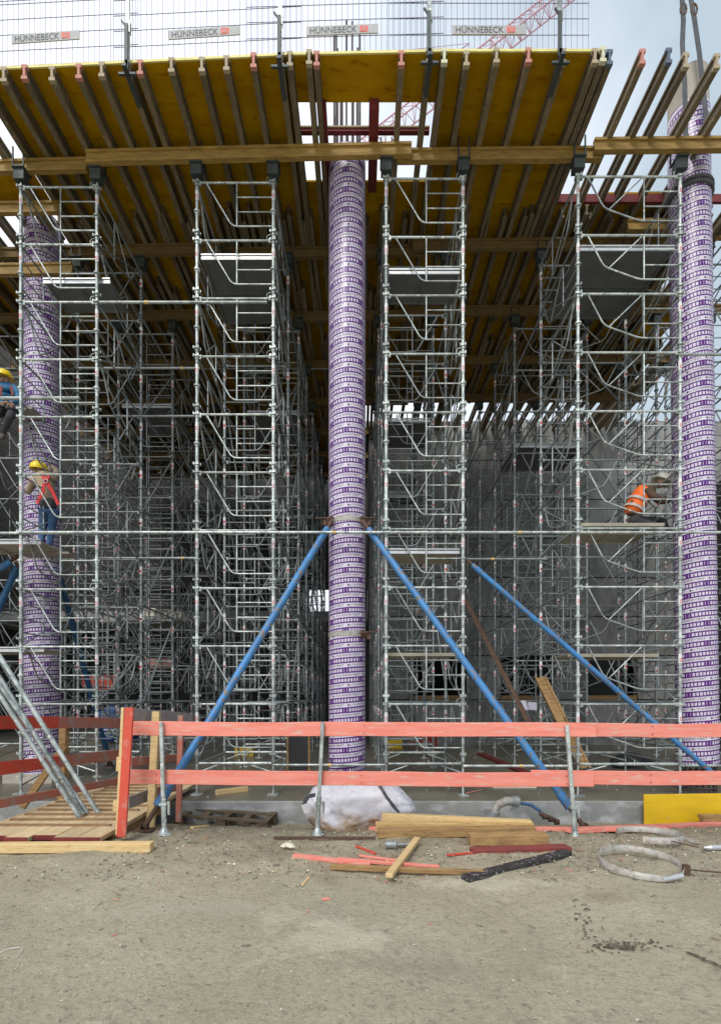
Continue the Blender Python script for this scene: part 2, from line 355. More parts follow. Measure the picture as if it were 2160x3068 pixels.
for xa_, xb_ in zip([-9.2, -7.6, -5.62, -3.1, -.95, 1.2], [-7.6, -5.62, -3.1, -.95, 1.2, 3.36]):
    m = MB(); m.beam((xa_, fy(xa_)-.012, ZP+.016), (xb_, fy(xb_)-.012, ZP+.016), .02, .034); m.build('edge_strip', M['edge'], deck)
# red steel beams round the opening of the centre column
m = MB(); m.box((.205, 8.15, 10.5), (.15, 1.25, .16)); m.build('steel_beam', M['rustred'], deck)
m = MB(); m.box((-.55, 8.15, 10.49), (.07, 1.25, .14)); m.build('steel_beam', M['rustred'], deck)
m = MB(); m.box((.05, 8.02, 10.635), (2.1, .07, .05)); m.build('cross_timber', M['rustred'], deck)
m = MB(); m.box((.05, 7.972, 10.66), (2.1, .02, .02)); m.build('cross_timber', M['endp'], deck)
m = MB(); m.box((5.2, 8.93, 10.46), (3.6, .05, .14)); m.build('steel_beam', M['rustred'], deck)
# stray beams at the left edge
for (u0, v0, u1, v1, Y, mt) in [(-150, 628, 182, 622, 8.9, 'ledger'), (-150, 812, 218, 806, 8.9, 'ledger'), (1880, 676, 2060, 676, 9.0, 'ledger'), (2130, 700, 2400, 705, 9.6, 'ledger')]:
    m = MB(); a = at(u0, v0, Y); b_ = at(u1, v1, Y)
    for dz, hh, ww in ((-.08, .04, .08), (.08, .04, .08), (0, .124, .03)): m.beam(a+Vector((0,0,dz)), b_+Vector((0,0,dz)), ww, hh)
    m.build('stray_beam', M[mt], deck)

# ------------------------------------------------------------------ scaffold towers
H = .9378; Z0 = .525; NL = 10
def crown(m, x, z, big=True):
    m.tube([(x, 0, z-.012), (x, 0, z+.012)], .052, 10, 0, True); m.tube([(x, 0, z-.05), (x, 0, z+.03)], .034, 8, 0)
    for k in range(4 if big else 0):
        a = k*math.pi/2+.6; m.box((x+.055*math.cos(a), .055*math.sin(a), z+.008), (.02, .02, .04))
def curve(pts, n=5):   # smooth the inner corners
    P = [Vector(p) for p in pts]; out = [P[0]]
    for i in range(1, len(P)-1):
        a = P[i]+(P[i-1]-P[i]).normalized()*.09; c = P[i]+(P[i+1]-P[i]).normalized()*.09
        for k in range(n+1):
            t = k/n; out.append(a*(1-t)**2+P[i]*2*t*(1-t)+c*t*t)
    return out+[P[-1]]
def fpieces(W, wide):
    f = 0.034
    d = {}
    m = MB(); m.tube([(f, -.004, H), (W-f, -.004, H)], .0175, 7); m.box((.05, 0, H-.01), (.04, .035, .07)); m.box((W-.05, 0, H), (.045, .035, .06))
    m.tube([(W-.10, -.01, H+.015), (W-.105, -.01, H+.06), (W-.07, -.01, H+.095), (W-.035, -.01, H+.09)], .006, 5)
    d['crossbar'] = m
    xv = .647*W if wide else .522*W
    m = MB(); m.tube([(xv, 0, H-.015), (xv, 0, H*.253)], .0135, 6); d['upright'] = m
    if wide:
        m = MB(); m.tube(curve([(.10*W, 0, H*.985), (.255*W, 0, H*.47), (.60*W, 0, H*.255), (W-.025, 0, H*.253)]), .013, 6); m.tube([(.30*W, 0, H*.44), (.625*W, 0, H-.015)], .011, 6)
    else:
        m = MB(); m.tube(curve([(.13*W, 0, H*.985), (.46*W, 0, H*.253), (W-.025, 0, H*.253)], 6), .0125, 6)
    d['curved_brace'] = m
    d['rung'] = MB().tube([(xv, 0, H*.755), (W-.025, 0, H*.755)], .0105, 6)
    d['rung2'] = MB().tube([(xv, 0, H*.5), (W-.025, 0, H*.5)], .0105, 6)
    return d
def stick(m, x, s):
    m.tube([(x, 0, H*.70), (x, 0, H*.86)], .0278, 8, s)
    for dx in (-.013, .013):
        for dz in (-.018, .0, .018):
            if dz == 0: m.box((x+dx*1.0, -.0275, H*.755), (.005, .004, .05), s+1)
            else: m.box((x+dx*.75, -.0275, H*.755+dz*1.3), (.014, .004, .007), s+1)
def mergeinto(a, b, xf=lambda p: p):
    o = len(a.v); a.v += [xf(p) for p in b.v]; a.f += [[o+i for i in f] for f in b.f]; a.m += b.m; a.sm += b.sm
FM = {}
def fmeshes(W, wide):
    k = (round(W, 3), wide)
    if k in FM: return FM[k]
    d = fpieces(W, wide); r = {n: q.mesh(n, M['galv']) for n, q in d.items()}
    p = MB(); p.tube([(0, 0, 0), (0, 0, H)], .0262, 10); crown(p, 0, H); crown(p, 0, H*.5, False); crown(p, 0, H*.14)
    r['post'] = p.mesh('post', M['galv']); r['frame'] = r['crossbar']
    s = MB(); stick(s, 0, 0); r['st0'] = s.mesh('sticker', [M['white'], M['red']])
    s = MB(); stick(s, W, 0); r['st1'] = s.mesh('sticker', [M['white'], M['red']])
    # full rear frame
    q = MB()
    for x in (0, W):
        q.tube([(x, 0, 0), (x, 0, H)], .0262, 7); q.tube([(x, 0, H-.012), (x, 0, H+.012)], .05, 8, 0, True); q.tube([(x, 0, H*.5-.01), (x, 0, H*.5+.01)], .048, 8, 0, True); q.tube([(x, 0, H*.14-.02), (x, 0, H*.14+.02)], .042, 7, 0, True)
        q.tube([(x, 0, H*.70), (x, 0, H*.86)], .028, 7, 1); q.box((x, -.028, H*.755), (.03, .004, .05), 2)
    for n_, e in d.items(): mergeinto(q, e)
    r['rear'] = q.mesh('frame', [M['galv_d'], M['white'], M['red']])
    q2 = MB(); mergeinto(q2, q, lambda p: Vector((W-p.x, p.y, p.z))); q2.f = [f[::-1] for f in q2.f]
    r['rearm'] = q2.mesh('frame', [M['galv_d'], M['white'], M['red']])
    FM[k] = r; return r
SF = {}
def side_mesh(D, flip):
    k = (round(D, 2), flip)
    if k in SF: return SF[k]
    d = fpieces(D, True); q = MB()
    for n_, e in d.items(): mergeinto(q, e, lambda p: Vector((p.y, D-p.x if flip else p.x, p.z)))
    q.tube([(0, .03, H*.02), (0, D-.03, H*.98)] if flip else [(0, .03, H*.98), (0, D-.03, H*.02)], .012, 6)
    SF[k] = q.mesh('side_frame', M['galv_d']); return SF[k]
cols = {'L': (-460, -236), 'A': (66, 290), 'B': (592, 819), 'C': (1157, 1387), 'D': (1730, 2037), 'R': (2330, 2560)}
XP = {}
for c, (a, b_) in cols.items():
    y = 8.06; xa = ux(a, y+sk(ux(a, y))); xb = ux(b_, y+sk(ux(b_, y))); XP[c] = (xa, xb)
where = {'L': 'beyond the left edge', 'A': 'round the left column', 'B': 'left of the centre column', 'C': 'right of the centre column', 'D': 'beside the right column', 'R': 'beyond the right column'}
depthw = ['front', 'second', 'third', 'rearmost']
def jack(m, x, y):
    m.box((x, y, .006), (.17, .17, .012)); m.tube([(x, y, .0), (x, y, Z0-.02)], .019, 8); m.tube([(x, y, .26), (x, y, .3)], .04, 8, 0, True)
    m.box((x, y, .28), (.14, .02, .02))
def fork(m, x, y, zt):
    m.tube([(x, y, zt), (x, y, ZB-.02)], .017, 8); m.box((x, y, ZB-.11), (.17, .14, .16)); m.box((x, y, ZB-.012), (.2, .2, .02))
    m.tube([(x-.06, y-.03, zt+.14), (x+.06, y+.03, zt+.14)], .012, 5)
    for s in (-1, 1): m.box((x+s*.085, y-.07, ZB+.15), (.022, .02, .34)); m.box((x+s*.085, y+.11, ZB+.11), (.02, .02, .26))
towers = {}
def tower(c, pair):
    r0 = pair*2; ya, yb = ROW[r0], ROW[r0+1]
    xa, xb = XP[c]; xm = (xa+xb)/2; s = sk(xm)
    lab = f"{depthw[pair]} galvanised scaffold tower {where[c]}" if pair else f"front galvanised scaffold tower {where[c]}, nearest the barrier"
    t = thing('scaffold_tower', (xa, ya+s, 0), lab, 'scaffold tower', 'scaffold towers under the formwork deck')
    towers[c, pair] = t
    W = xb-xa; wide = c == 'D'; fm = fmeshes(W, wide); D = yb-ya
    for k in range(NL):
        z = Z0+k*H
        if pair == 0 and c not in 'LR':
            f = link('frame', fm['frame'], t, (0, 0, z))
            for x_ in (0, W): link('post', fm['post'], f, (x_, 0, 0))
            for n_, nm in (('upright', 'upright'), ('curved_brace', 'curved_brace'), ('rung', 'rung'), ('rung2', 'rung'), ('st0', 'sticker'), ('st1', 'sticker')): link(nm, fm[n_], f)
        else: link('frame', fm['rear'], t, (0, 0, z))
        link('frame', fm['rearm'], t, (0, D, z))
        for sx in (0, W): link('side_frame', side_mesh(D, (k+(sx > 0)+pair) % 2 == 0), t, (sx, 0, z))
    for x in (0, W):
        for y in (0, D):
            m = MB(); jack(m, 0, 0); 
            if 'jack' not in FM: FM['jack'] = m.mesh('base_jack', M['galv'])
            link('base_jack', FM['jack'], t, (x, y, 0))
            if 'fork' not in FM:
                m = MB(); fork(m, 0, 0, Z0+NL*H); FM['fork'] = m.mesh('fork_head', M['forkm'])
            link('fork_head', FM['fork'], t, (x, y, 0))
    for y in (0, D):
        m = MB(); m.tube([(.03, y, Z0-.02), (W*.42, y, Z0-.02)], .021, 8, 0, True); m.tube([(W*.40, y, Z0-.02), (W-.03, y, Z0-.02)], .027, 8, 0, True)
        m.tube([(.03, y, Z0-.16), (W*.28, y, Z0-.045)], .013, 6); m.tube([(W-.03, y, Z0-.16), (W*.70, y, Z0-.045)], .013, 6); m.cyl((W*.55, y-.01, Z0+.02), .012, .05, 6)
        link('base_rail', m.mesh('base_rail', M['galv']), t)
    for x in (0, W):
        m = MB(); m.tube([(x, .03, Z0-.03), (x, D-.03, Z0-.03)], .016, 6); m.tube([(x, .03, .14), (x, D-.03, Z0-.06)], .014, 6)
        link('base_rail', m.mesh('base_rail', M['galv_d']), t)
    return t
for c in 'LABCDR':
    for pair in range(4):
        if pair == 3 and c not in 'LAB': continue
        if pair == 2 and c == 'R': continue
        tower(c, pair)
# gap braces between towers one behind another
for c in 'LABCD':
    for pair in range(2 if c in 'CD' else 3):
        t = towers[c, pair]; W = XP[c][1]-XP[c][0]; ya, yb = ROW[pair*2+1], ROW[pair*2+2]
        for lev in (1, 3, 5, 7, 9):
            for sx in (0, W):
                m = MB(); D1 = ya-ROW[pair*2]; z = Z0+lev*H
                m.tube([(sx+.03, D1, z+.03), (sx+.03, D1+1.65, z+.03)], .02, 6)
                if lev < 9: m.tube([(sx+.045, D1, z+.03), (sx+.045, D1+1.65, z+.03+2*H*(1 if sx else -.98))], .018, 6)
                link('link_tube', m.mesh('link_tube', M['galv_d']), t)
# platforms seen from below
def platform(c, pair, z, y0, y1, mt='deckg', x0=.04, x1=None, edge=True):
    t = towers[c, pair]; W = XP[c][1]-XP[c][0]; x1 = W-.04 if x1 is None else x1
    n = max(1, round((y1-y0)/.6)); dw = (y1-y0)/n
    for i in range(n):
        m = MB(); yc = y0+dw*(i+.5)
        m.box(((x0+x1)/2, yc, z), (x1-x0, dw-.012, .03), 0)
        for s in (-1, 1): m.box(((x0+x1)/2, yc+s*(dw/2-.02), z-.022), (x1-x0, .022, .03), 1)
        for q in (.03, .5, .97): m.box((x0+(x1-x0)*q, yc, z-.025), (.03, dw-.06, .02), 1)
        link('platform_board', m.mesh('platform_board', [M[mt], M[mt]]), t)
    if edge:
        m = MB(); m.box(((x0+x1)/2, y0-.03, z+.03), (x1-x0, .03, .022), 0); m.box(((x0+x1)/2, y0-.025, z-.02), (x1-x0, .02, .045), 0)
        link('platform_edge', m.mesh('platform_edge', M['alu']), t)
platform('A', 0, 8.44, .1, .72, x0=.32, x1=1.42); platform('B', 0, 8.77, .1, 1.5); platform('C', 0, 8.48, .1, .72); platform('D', 0, 8.83, .1, 1.55)
platform('C', 0, Z0+4*H-.33, .1, .75, 'beige'); platform('C', 0, Z0+2*H-.10, .3, .9, 'beige', edge=False)
platform('D', 0, Z0+4*H+.2, .35, 1.3, 'beige', x0=.2, x1=1.6, edge=False); platform('D', 0, Z0+2*H-.1, .5, 1.3, 'beige', edge=False)
platform('A', 0, Z0+2*H-.03, .15, .75, 'beige', x0=-1.6, x1=.3); platform('A', 0, Z0+4*H-.12, .15, .75, 'beige', x0=-1.6, x1=.25)
platform('B', 1, 8.1, .1, 1.3); platform('C', 1, 7.9, .1, 1.3); platform('D', 1, 7.3, .1, 1.3); platform('A', 1, 8.3, .1, 1.3)
platform('C', 2, 7.6, .1, .9); platform('B', 2, 6.9, .1, 1.4); platform('A', 2, 5.2, .1, .9); platform('L', 0, Z0+6*H-.3, .4, 1.1, 'beige')
# single tubes clamped across the towers
def tubex(u0, u1, v, Y, r=.022, tape=None, label='', mt='galv'):
    m = MB(); a = at(u0, v, Y); b_ = at(u1, v, Y); m.tube([a, b_], r, 8, 0, True)
    for uu in (tape or []): p = at(uu, v, Y); m.tube([p-Vector((.03,0,0)), p+Vector((.03,0,0))], r+.004, 8, 1, True)
    return solo(m, 'scaffold_tube', [M[mt], M['yel']], label, 'scaffold tube', 'loose tubes clamped across the towers')
tubex(60, 2300, 1595, 7.97, tape=[1002, 1557], label='long horizontal tube crossing in front of the centre column at blue prop height')
tubex(-100, 300, 1597, 8.15, label='tube at the far left passing just under the standing worker')
tubex(300, 800, 906, 8.08, tape=[440], label='yellow taped tube linking the two left towers highest of the cross tubes')
tubex(235, 600, 1103, 9.75, tape=[546], label='rear tube between the left towers with yellow tape near its right end', mt='galv_d')
tubex(150, 592, 1247, 9.7, label='plain rear tube between the left towers level with the seated worker', mt='galv_d')
tubex(-60, 240, 1193, 8.3, r=.028, label='thick tube in front of the worker in the blue jacket')
tubex(2037, 2300, 1062, 7.98, label='tube leaving the right tower across the upper right column')
tubex(819, 1157, 2292, 8.1, tape=[988], label='low tube between the two middle towers behind the barrier')
tubex(1387, 1700, 2295, 8.0, tape=[1560], label='low tube right of the middle with a yellow taped joint')
tubex(2037, 2300, 2294, 8.0, label='low tube crossing the foot of the right column')
tubex(290, 592, 1672, 9.7, tape=[548], label='rear tube between the left towers below the standing worker', mt='galv_d')
tubex(1390, 1640, 1675, 9.4, tape=[1475], label='rear tube at the top end of the right blue prop', mt='galv_d')
tubex(-100, 1200, 1105-0, 13.1, label='distant tube crossing behind the left towers', mt='galv_d')

# ------------------------------------------------------------------ printed columns
def text_geo(txt, size, res=1):
    cu = bpy.data.curves.new('t', 'FONT'); cu.body = txt; cu.size = size; cu.resolution_u = res
    o = bpy.data.objects.new('t', cu); col.objects.link(o); bpy.context.view_layer.update()
    me = bpy.data.meshes.new_from_object(o.evaluated_get(bpy.context.evaluated_depsgraph_get()))
    v = [p.co.copy() for p in me.vertices]; f = [list(p.vertices) for p in me.polygons]
    bpy.data.objects.remove(o); bpy.data.curves.remove(cu); bpy.data.meshes.remove(me); return v, f
T1 = text_geo('RAPIDOBAT', .055); T2 = text_geo('n. Pohl', .052); TSQ = ([Vector((0,0,0)), Vector((.026,0,0)), Vector((.026,.03,0)), Vector((0,.03,0))], [[0,1,2,3]])
def column(base, h, label, rad=.31, lean=0, wrap_top=None):
    t = thing('printed_column', base, label, 'column', 'columns in printed formwork tubes')
    wt = wrap_top or h
    m = MB(); n = 48; rings = 24
    for i in range(rings+1):
        z = wt*i/rings
        for j in range(n): a = 2*math.pi*j/n; m.v.append(Vector((rad*math.cos(a), rad*math.sin(a), z)))
    for i in range(rings):
        for j in range(n): m.f.append((i*n+j, i*n+(j+1)%n, (i+1)*n+(j+1)%n, (i+1)*n+j)); m.m.append(0); m.sm.append(True)
    link('formwork_tube', m.mesh('formwork_tube', M['wrap']), t)
    L = MB(); r2 = rad+.0015; turns = int(wt/PITCH)
    for k in range(1, turns):
        for q in range(4):
            # phase: repeat q of 3.5 per turn, frac position of text band centre = 1.0 (between purple bands)
            tt = (q+.25 if k % 2 else q+.75)/3.5
            if tt > 1: continue
            for T, off in ((T1, 0.0), (TSQ, .365), (T2, .40)):
                o_ = len(L.v)
                for p in T[0]:
                    ph = tt-.5+(p.x+off)/(2*math.pi*rad); z = (k+ph)*PITCH-.018+p.y+.002
                    a = ph*2*math.pi; L.v.append(Vector((r2*math.cos(a), r2*math.sin(a), z)))
                for f in T[1]: L.f.append([o_+i for i in f]); L.m.append(0); L.sm.append(False)
    link('lettering', L.mesh('lettering', M['ink']), t)['kind'] = 'stuff'
    if h > wt:
        c = MB(); c.tube([(0, 0, wt-.05), (0, 0, h)], rad-.012, 40, 0, True); link('concrete_top', c.mesh('concrete_top', M['concl']), t)
    t.rotation_euler.y = lean
    return t
cc = at(1040, 2382, 8.45); 
colC = column((cc.x, cc.y, .02), 10.6, 'white and purple printed column in the centre of the picture')
colR = column((ux(2089, 8.45), 8.45, .46), 11.5, 'white and purple printed column at the right edge, bare concrete on top', lean=R(-.85), wrap_top=10.9)
colL = column((ux(129, 9.6), 9.6, .02), 10.65, 'white and purple printed column at the left behind the scaffold')
m = MB(); m.box((colL.location.x, 9.6, -.0), (.9, .9, .3)); solo(m, 'concrete_pad', M['concl'], 'low pale concrete footing under the left printed column', 'footing')
# rebar above the centre column and cage under the right one
rb = thing('rebar_cage', (colC.location.x, 8.45, 10.8), 'bundle of vertical steel bars rising from the centre column', 'reinforcement')
for i in range(14):
    a = 2*math.pi*i/14+.2; m = MB(); hh = 1.9 if i % 3 else .5+.4*random.random(); x = colC.location.x+.22*math.cos(a); y = 8.45+.22*math.sin(a)
    m.tube([(x, y, 10.4), (x, y, 10.8+hh)], .017, 6, 0, True); m.build('steel_bar', M['rebar'], rb)
rb = thing('rebar_cage', (colR.location.x, 8.45, .02), 'dark reinforcement cage showing under the raised right column', 'reinforcement')
for i in range(18):
    a = 2*math.pi*i/18; m = MB(); x = colR.location.x+.26*math.cos(a); y = 8.45+.26*math.sin(a); m.tube([(x, y, 0), (x, y, .48)], .013, 6); m.build('steel_bar', M['rebar'], rb)
m = MB()
for z in (.08, .2, .32): m.tube([(colR.location.x+.28*math.cos(a*.2618), 8.45+.28*math.sin(a*.2618), z) for a in range(25)], .01, 5)
m.build('tie_bar', M['rebar'], rb)
def band(c, z, label, tilt=0, hh=.075, ears=(-1, 1)):
    t = thing('column_clamp', (c.x, c.y, z), label, 'clamp', 'steel clamps round the columns')
    m = MB(); n = 40; r = .318
    vs = [(r*math.cos(2*math.pi*j/n), r*math.sin(2*math.pi*j/n), s*hh/2) for s in (-1, 1) for j in range(n)]
    m.add(vs, [(j, (j+1)%n, n+(j+1)%n, n+j) for j in range(n)], 0, True); link('band', m.mesh('band', M['ring']), t)
    for s in ears:
        m = MB(); m.box((s*.27, -.20, 0), (.10, .07, .11), 0, Matrix.Rotation(s*.7, 3, 'Z')); m.tube([(s*.20, -.30, .0), (s*.52, -.16, .05)], .011, 6, 0, True); m.box((s*.36, -.18, -.04), (.06, .06, .09)); link('clamp_bracket', m.mesh('clamp_bracket', M['rust']), t)
    return t
band(colC.location, at(0, 1552, 8.15).z, 'steel clamp holding the blue props on the centre column')
band(colC.location, at(0, 1897, 8.15).z, 'lower steel clamp round the centre column without props', ears=(1,))
band(colL.location, at(0, 1668, 9.3).z, 'rusty clamp round the left column below the standing worker', ears=(-1,))
m = MB(); xr = colR.location.x-.14
for k, z in enumerate((10.05, 9.99)):
    m.tube([(xr+.325*math.cos(a*.2618), 8.45+.325*math.sin(a*.2618), z-.02*k) for a in range(25)], .03, 6)
solo(m, 'dark_collar', M['strap'], 'dark webbing collar tied round the upper right column', 'collar')
for (pts, lab) in [([(2040, -40), (2046, 60), (2043, 130), (2050, 250), (2054, 430)], 'left lifting strap hanging on the right column'), ([(2062, -40), (2078, 50), (2094, 160), (2112, 330), (2120, 430)], 'right lifting strap hanging on the right column')]:
    t = thing('lifting_strap', at(pts[-1][0], pts[-1][1], 8.05), lab, 'lifting strap', 'straps on the right column')
    m = MB(); P = [at(u, v, 8.02) for u, v in pts]
    for a, b_ in zip(P, P[1:]): m.beam(a, b_, .075, .012, up=(0, 1, 0))
    m.build('webbing', M['strap'], t)
    m = MB(); p = at(pts[1][0], 28, 8.02); m.tube([p+Vector((.05*math.cos(a*.6), 0, .09*math.sin(a*.6))) for a in range(11)], .014, 6); m.build('shackle', M['rust'], t)

# ------------------------------------------------------------------ blue push-pull props
def prop(a, b_, label, r=.053, mt='blue', foot=True, inner=.34):
    a = Vector(a); b_ = Vector(b_); d = (b_-a).normalized(); L = (b_-a).length
    t = thing('raking_prop', a, label, 'raking prop', 'blue raking props')
    m = MB(); m.tube([a+d*inner, a+d*(inner+.16), a+d*(inner+.18), b_-d*.35, b_-d*.2], r, 12, 0, True); m.build('outer_tube', M[mt], t)
    m = MB(); m.tube([a+d*(inner-.06), a+d*(inner+.16)], r*1.15, 12, 0, True); m.build('collar', M[mt], t); m = MB(); m.tube([b_-d*.4, b_-d*.30], r*1.12, 12, 0, True); m.build('collar', M[mt], t)
    m = MB(); m.tube([a, a+d*inner], r*.62, 8, 0, True); m.build('threaded_rod', M['rust'], t); m = MB(); m.tube([b_-d*.22, b_], r*.55, 8, 0, True); m.build('threaded_rod', M['rust'], t)
    if foot:
        m = MB(); m.box(a-Vector((0, 0, .035)), (.22, .18, .015)); m.box(a+Vector((-.035, 0, .0)), (.012, .09, .09)); m.box(a+Vector((.035, 0, .0)), (.012, .09, .09)); m.tube([a-Vector((.05,0,-.01)), a+Vector((.05,0,.01))], .014, 6, 0, True); m.build('foot_plate', M['rust'], t)
    return t
def gnd(u, v, dz=.05): p = gp(u, v); p.z += dz; return p
prop(gnd(434, 2490), at(996, 1558, 8.16), 'blue raking prop running up to the left side of the centre column')
prop(gnd(1748, 2488), at(1086, 1560, 8.16), 'blue raking prop running up to the right side of the centre column')
prop(at(2215, 2388, 7.72), at(1386, 1668, 8.16), 'blue raking prop crossing the right tower down to the right edge', mt='blue', r=.042)
prop(at(-160, 1812, 8.6), at(62, 1662, 8.9), 'short visible upper end of a light blue prop at the left edge', foot=False)
prop(at(-60, 1950, 9.0), at(66, 1668, 8.95), 'dark blue prop dropping steeply from the left column clamp', mt='blued', foot=False)
prop(at(330, 2290, 11.0), at(170, 1690, 9.9), 'dark blue prop behind the left column slanting to the right', mt='blued')
m = MB(); m.beam(at(1395, 1800, 9.2), at(1595, 2185, 8.6), .07, .07); solo(m, 'leaning_bar', M['rust'], 'thin dark bar leaning behind the middle tower parallel to the blue prop', 'bar')
m = MB(); a = at(1618, 2030, 8.8); b_ = at(1750, 2300, 8.35)
for dz in (-.08, 0, .08): m.beam(a+Vector((dz, 0, 0)), b_+Vector((dz, 0, 0)), .04 if dz else .12, .08 if dz else .03, up=(0,1,0))
solo(m, 'leaning_beam', M['lumberb'], 'yellowish timber beam leaning on the slab between the right towers', 'timber beam')

# ------------------------------------------------------------------ guard mesh on the deck edge
def guard(u0, u1, sign, lab, skew):
    x0, x1 = jx(u0), jx(u1)
    t = thing('guard_mesh', (x0, fy(x0)+.02, ZP+.03), lab, 'guard mesh', 'wire mesh guards on the deck edge')
    def P(x, z): return Vector((x, fy(x)+.03+skew+(max(0, z-1.0)*-.25), ZP+.03+z))
    m = MB(); x = x0; n = int((x1-x0)/.079)
    for i in range(n+1):
        x = x0+(x1-x0)*i/n; m.tube([P(x, 0), P(x, 1.0), P(x, 1.12)], .0038, 4)
    m.build('vertical_wire', M['guardw'], t)['kind'] = 'stuff'
    for z in (.06, .28, .51, .73, .95, 1.0, 1.12):
        m = MB(); m.tube([P(x0, z)-Vector((0,.006,0)), P(x1, z)-Vector((0,.006,0))], 0.0055, 4); m.build('horizontal_wire', M['guardw'], t)
    if sign:
        ua, ub, v = sign; Yc = fy(jx((ua+ub)/2)); a = at(ua, v, Yc-.01); b_ = at(ub, v-4 if ua < 900 else v, Yc-.01)
        a.y = fy(a.x)-.0+skew; b_.y = fy(b_.x)+skew
        s = MB(); s.beam(a, b_, .012, .125, up=(0,0,1)); so_ = s.build('sign_plate', M['signg'], t)
        ang = math.atan2(b_.z-a.z, b_.x-a.x); v_, f_ = text_geo('HÜNNEBECK', .125, 2); wd = max(p.x for p in v_)
        L = (b_-a).length; sc_ = L*.66/wd; q = MB()
        sl_ = (b_.y-a.y)/(b_.x-a.x); q.add([a+Vector((.04+p.x*sc_*math.cos(ang), -.0085+sl_*(.04+p.x*sc_), -.044+p.y+p.x*sc_*math.sin(ang))) for p in v_], f_); q.build('lettering', M['signk'], so_)
        q = MB(); c = a+(b_-a)*.80+Vector((0, -.008, 0)); q.box(c, (.115, .003, .085)); q.build('logo', M['signr'], so_)
        q = MB()
        for s_ in (-1, 1):
            q.box(c+Vector((s_*.012, -.003, 0)), (.008, .002, .05)); q.box(c+Vector((s_*.025, -.003, .022)), (.02, .002, .007)); q.box(c+Vector((s_*.025, -.003, -.022)), (.02, .002, .007))
        q.build('logo_mark', M['signg'], so_)
M['guardw'] = mat('guard_wire', (.27,.27,.40), rough=.5, metal=.2); M['signg'] = mat('sign_grey', (.42,.42,.42), (.36,.37,.36), rough=.6); M['signk'] = mat('sign_ink', (.05,.05,.06), rough=.6); M['signr'] = mat('sign_red', (.7,.13,.10), rough=.6)
guard(-60, 400, (32, 240, 110), 'mesh guard at the far left of the deck edge with a maker sign', .0)
guard(322, 900, (502, 717, 92), 'mesh guard second from the left on the deck edge', .02)
guard(735, 1330, (918, 1133, 86), 'mesh guard above the centre column', .0)
guard(1165, 1767, (1356, 1576, 82), 'mesh guard in front of the crane at the right end of the deck', .02)
for i, (u, lab) in enumerate([(377, 'leftmost guard post clamped to the deck edge'), (840, 'guard post between the second and third mesh panels'), (1285, 'guard post right of the centre column opening'), (1672, 'rightmost guard post near the deck corner')]):
    x = jx(u); y = fy(x)-.05
    t = thing('guard_post', (x, y, ZT), lab, 'guard post', 'steel posts holding the mesh guard')
    m = MB(); m.box((x, y, ZP+.62), (.05, .03, 1.35)); m.box((x+.025, y, ZP+.45), (.02, .05, .16)); m.build('post', M['galv'], t)
    m = MB(); m.box((x-.01, y-.03, ZP+.16), (.05, .03, .62)); m.beam((x-.01, y-.03, ZP+.42), (x-.08, y-.03, ZP+.52), .02, .02); m.box((x, y-.02, ZT-.025), (.24, .03, .03)); m.box((x, y+.12, ZT-.02), (.06, .5, .04)); m.box((x, y-.03, ZT+.05), (.045, .03, .2)); m.build('clamp', M['forkm'], t)

# ------------------------------------------------------------------ barrier
def board(a, b_, hh, th, mt, name, label, cat, grp=None, up=(0,0,1), bv=.004):
    m = MB(); m.beam(a, b_, th, hh, up=up); o = solo(m, name, M[mt], label, cat, grp); bevel(o, bv, 1); return o
bar = thing('barrier', at(1080, 2499, 6.0), 'salmon painted two board barrier on steel posts in front of the slab', 'barrier')
def brd(par, a, b_, hh, th, mt, name='board', up=(0,0,1)):
    if mt == 'pink':
        a = Vector(a); b_ = Vector(b_); m = MB(); K = 16; sd = random.random()*50; pr = []
        for i in range(K+1):
            t_ = i/K; c_ = a.lerp(b_, t_); n_ = NZ.noise(Vector((sd+t_*3, 0, 0))); n2 = NZ.noise(Vector((sd+t_*9, 5, 0)))
            dz = .012*n_; h1 = hh/2+.0035*n2; yy = .014*NZ.noise(Vector((sd+t_*2.5, 9, 0)))
            pr.append([c_+Vector((0, yy-th/2, dz-h1)), c_+Vector((0, yy-th/2, dz+h1)), c_+Vector((0, yy+th/2, dz+h1)), c_+Vector((0, yy+th/2, dz-h1))])
        vs = [q for r_ in pr for q in r_]; fs = [(4*i+j, 4*i+(j+1)%4, 4*i+4+(j+1)%4, 4*i+4+j) for i in range(K) for j in range(4)]+[(3,2,1,0), (4*K, 4*K+1, 4*K+2, 4*K+3)]
        m.add(vs, [f[::-1] for f in fs]); o = m.build(name, M[mt], par); bevel(o, .004, 1)
        for u_ in (.06, .5, .94):
            for q in (-.045, .045):
                e = MB(); e.cyl(a.lerp(b_, u_)+Vector((0, -th/2-.012, q)), .006, .008, 6, 0, 'y'); e.build('nail_head', M['rust'], o)
        return o
    m = MB(); m.beam(a, b_, th, hh, up=up); o = m.build(name, M[mt], par); bevel(o, .004, 1); return o
brd(bar, at(398, 2182, 6.03), at(1784, 2187, 6.03), .170, .03, 'pink'); brd(bar, at(1600, 2186, 6.07), at(2300, 2189, 6.07), .165, .03, 'pink')
brd(bar, at(388, 2329, 6.03), at(1777, 2336, 6.03), .172, .03, 'pink'); brd(bar, at(1590, 2328, 6.07), at(2300, 2334, 6.07), .168, .03, 'pink')
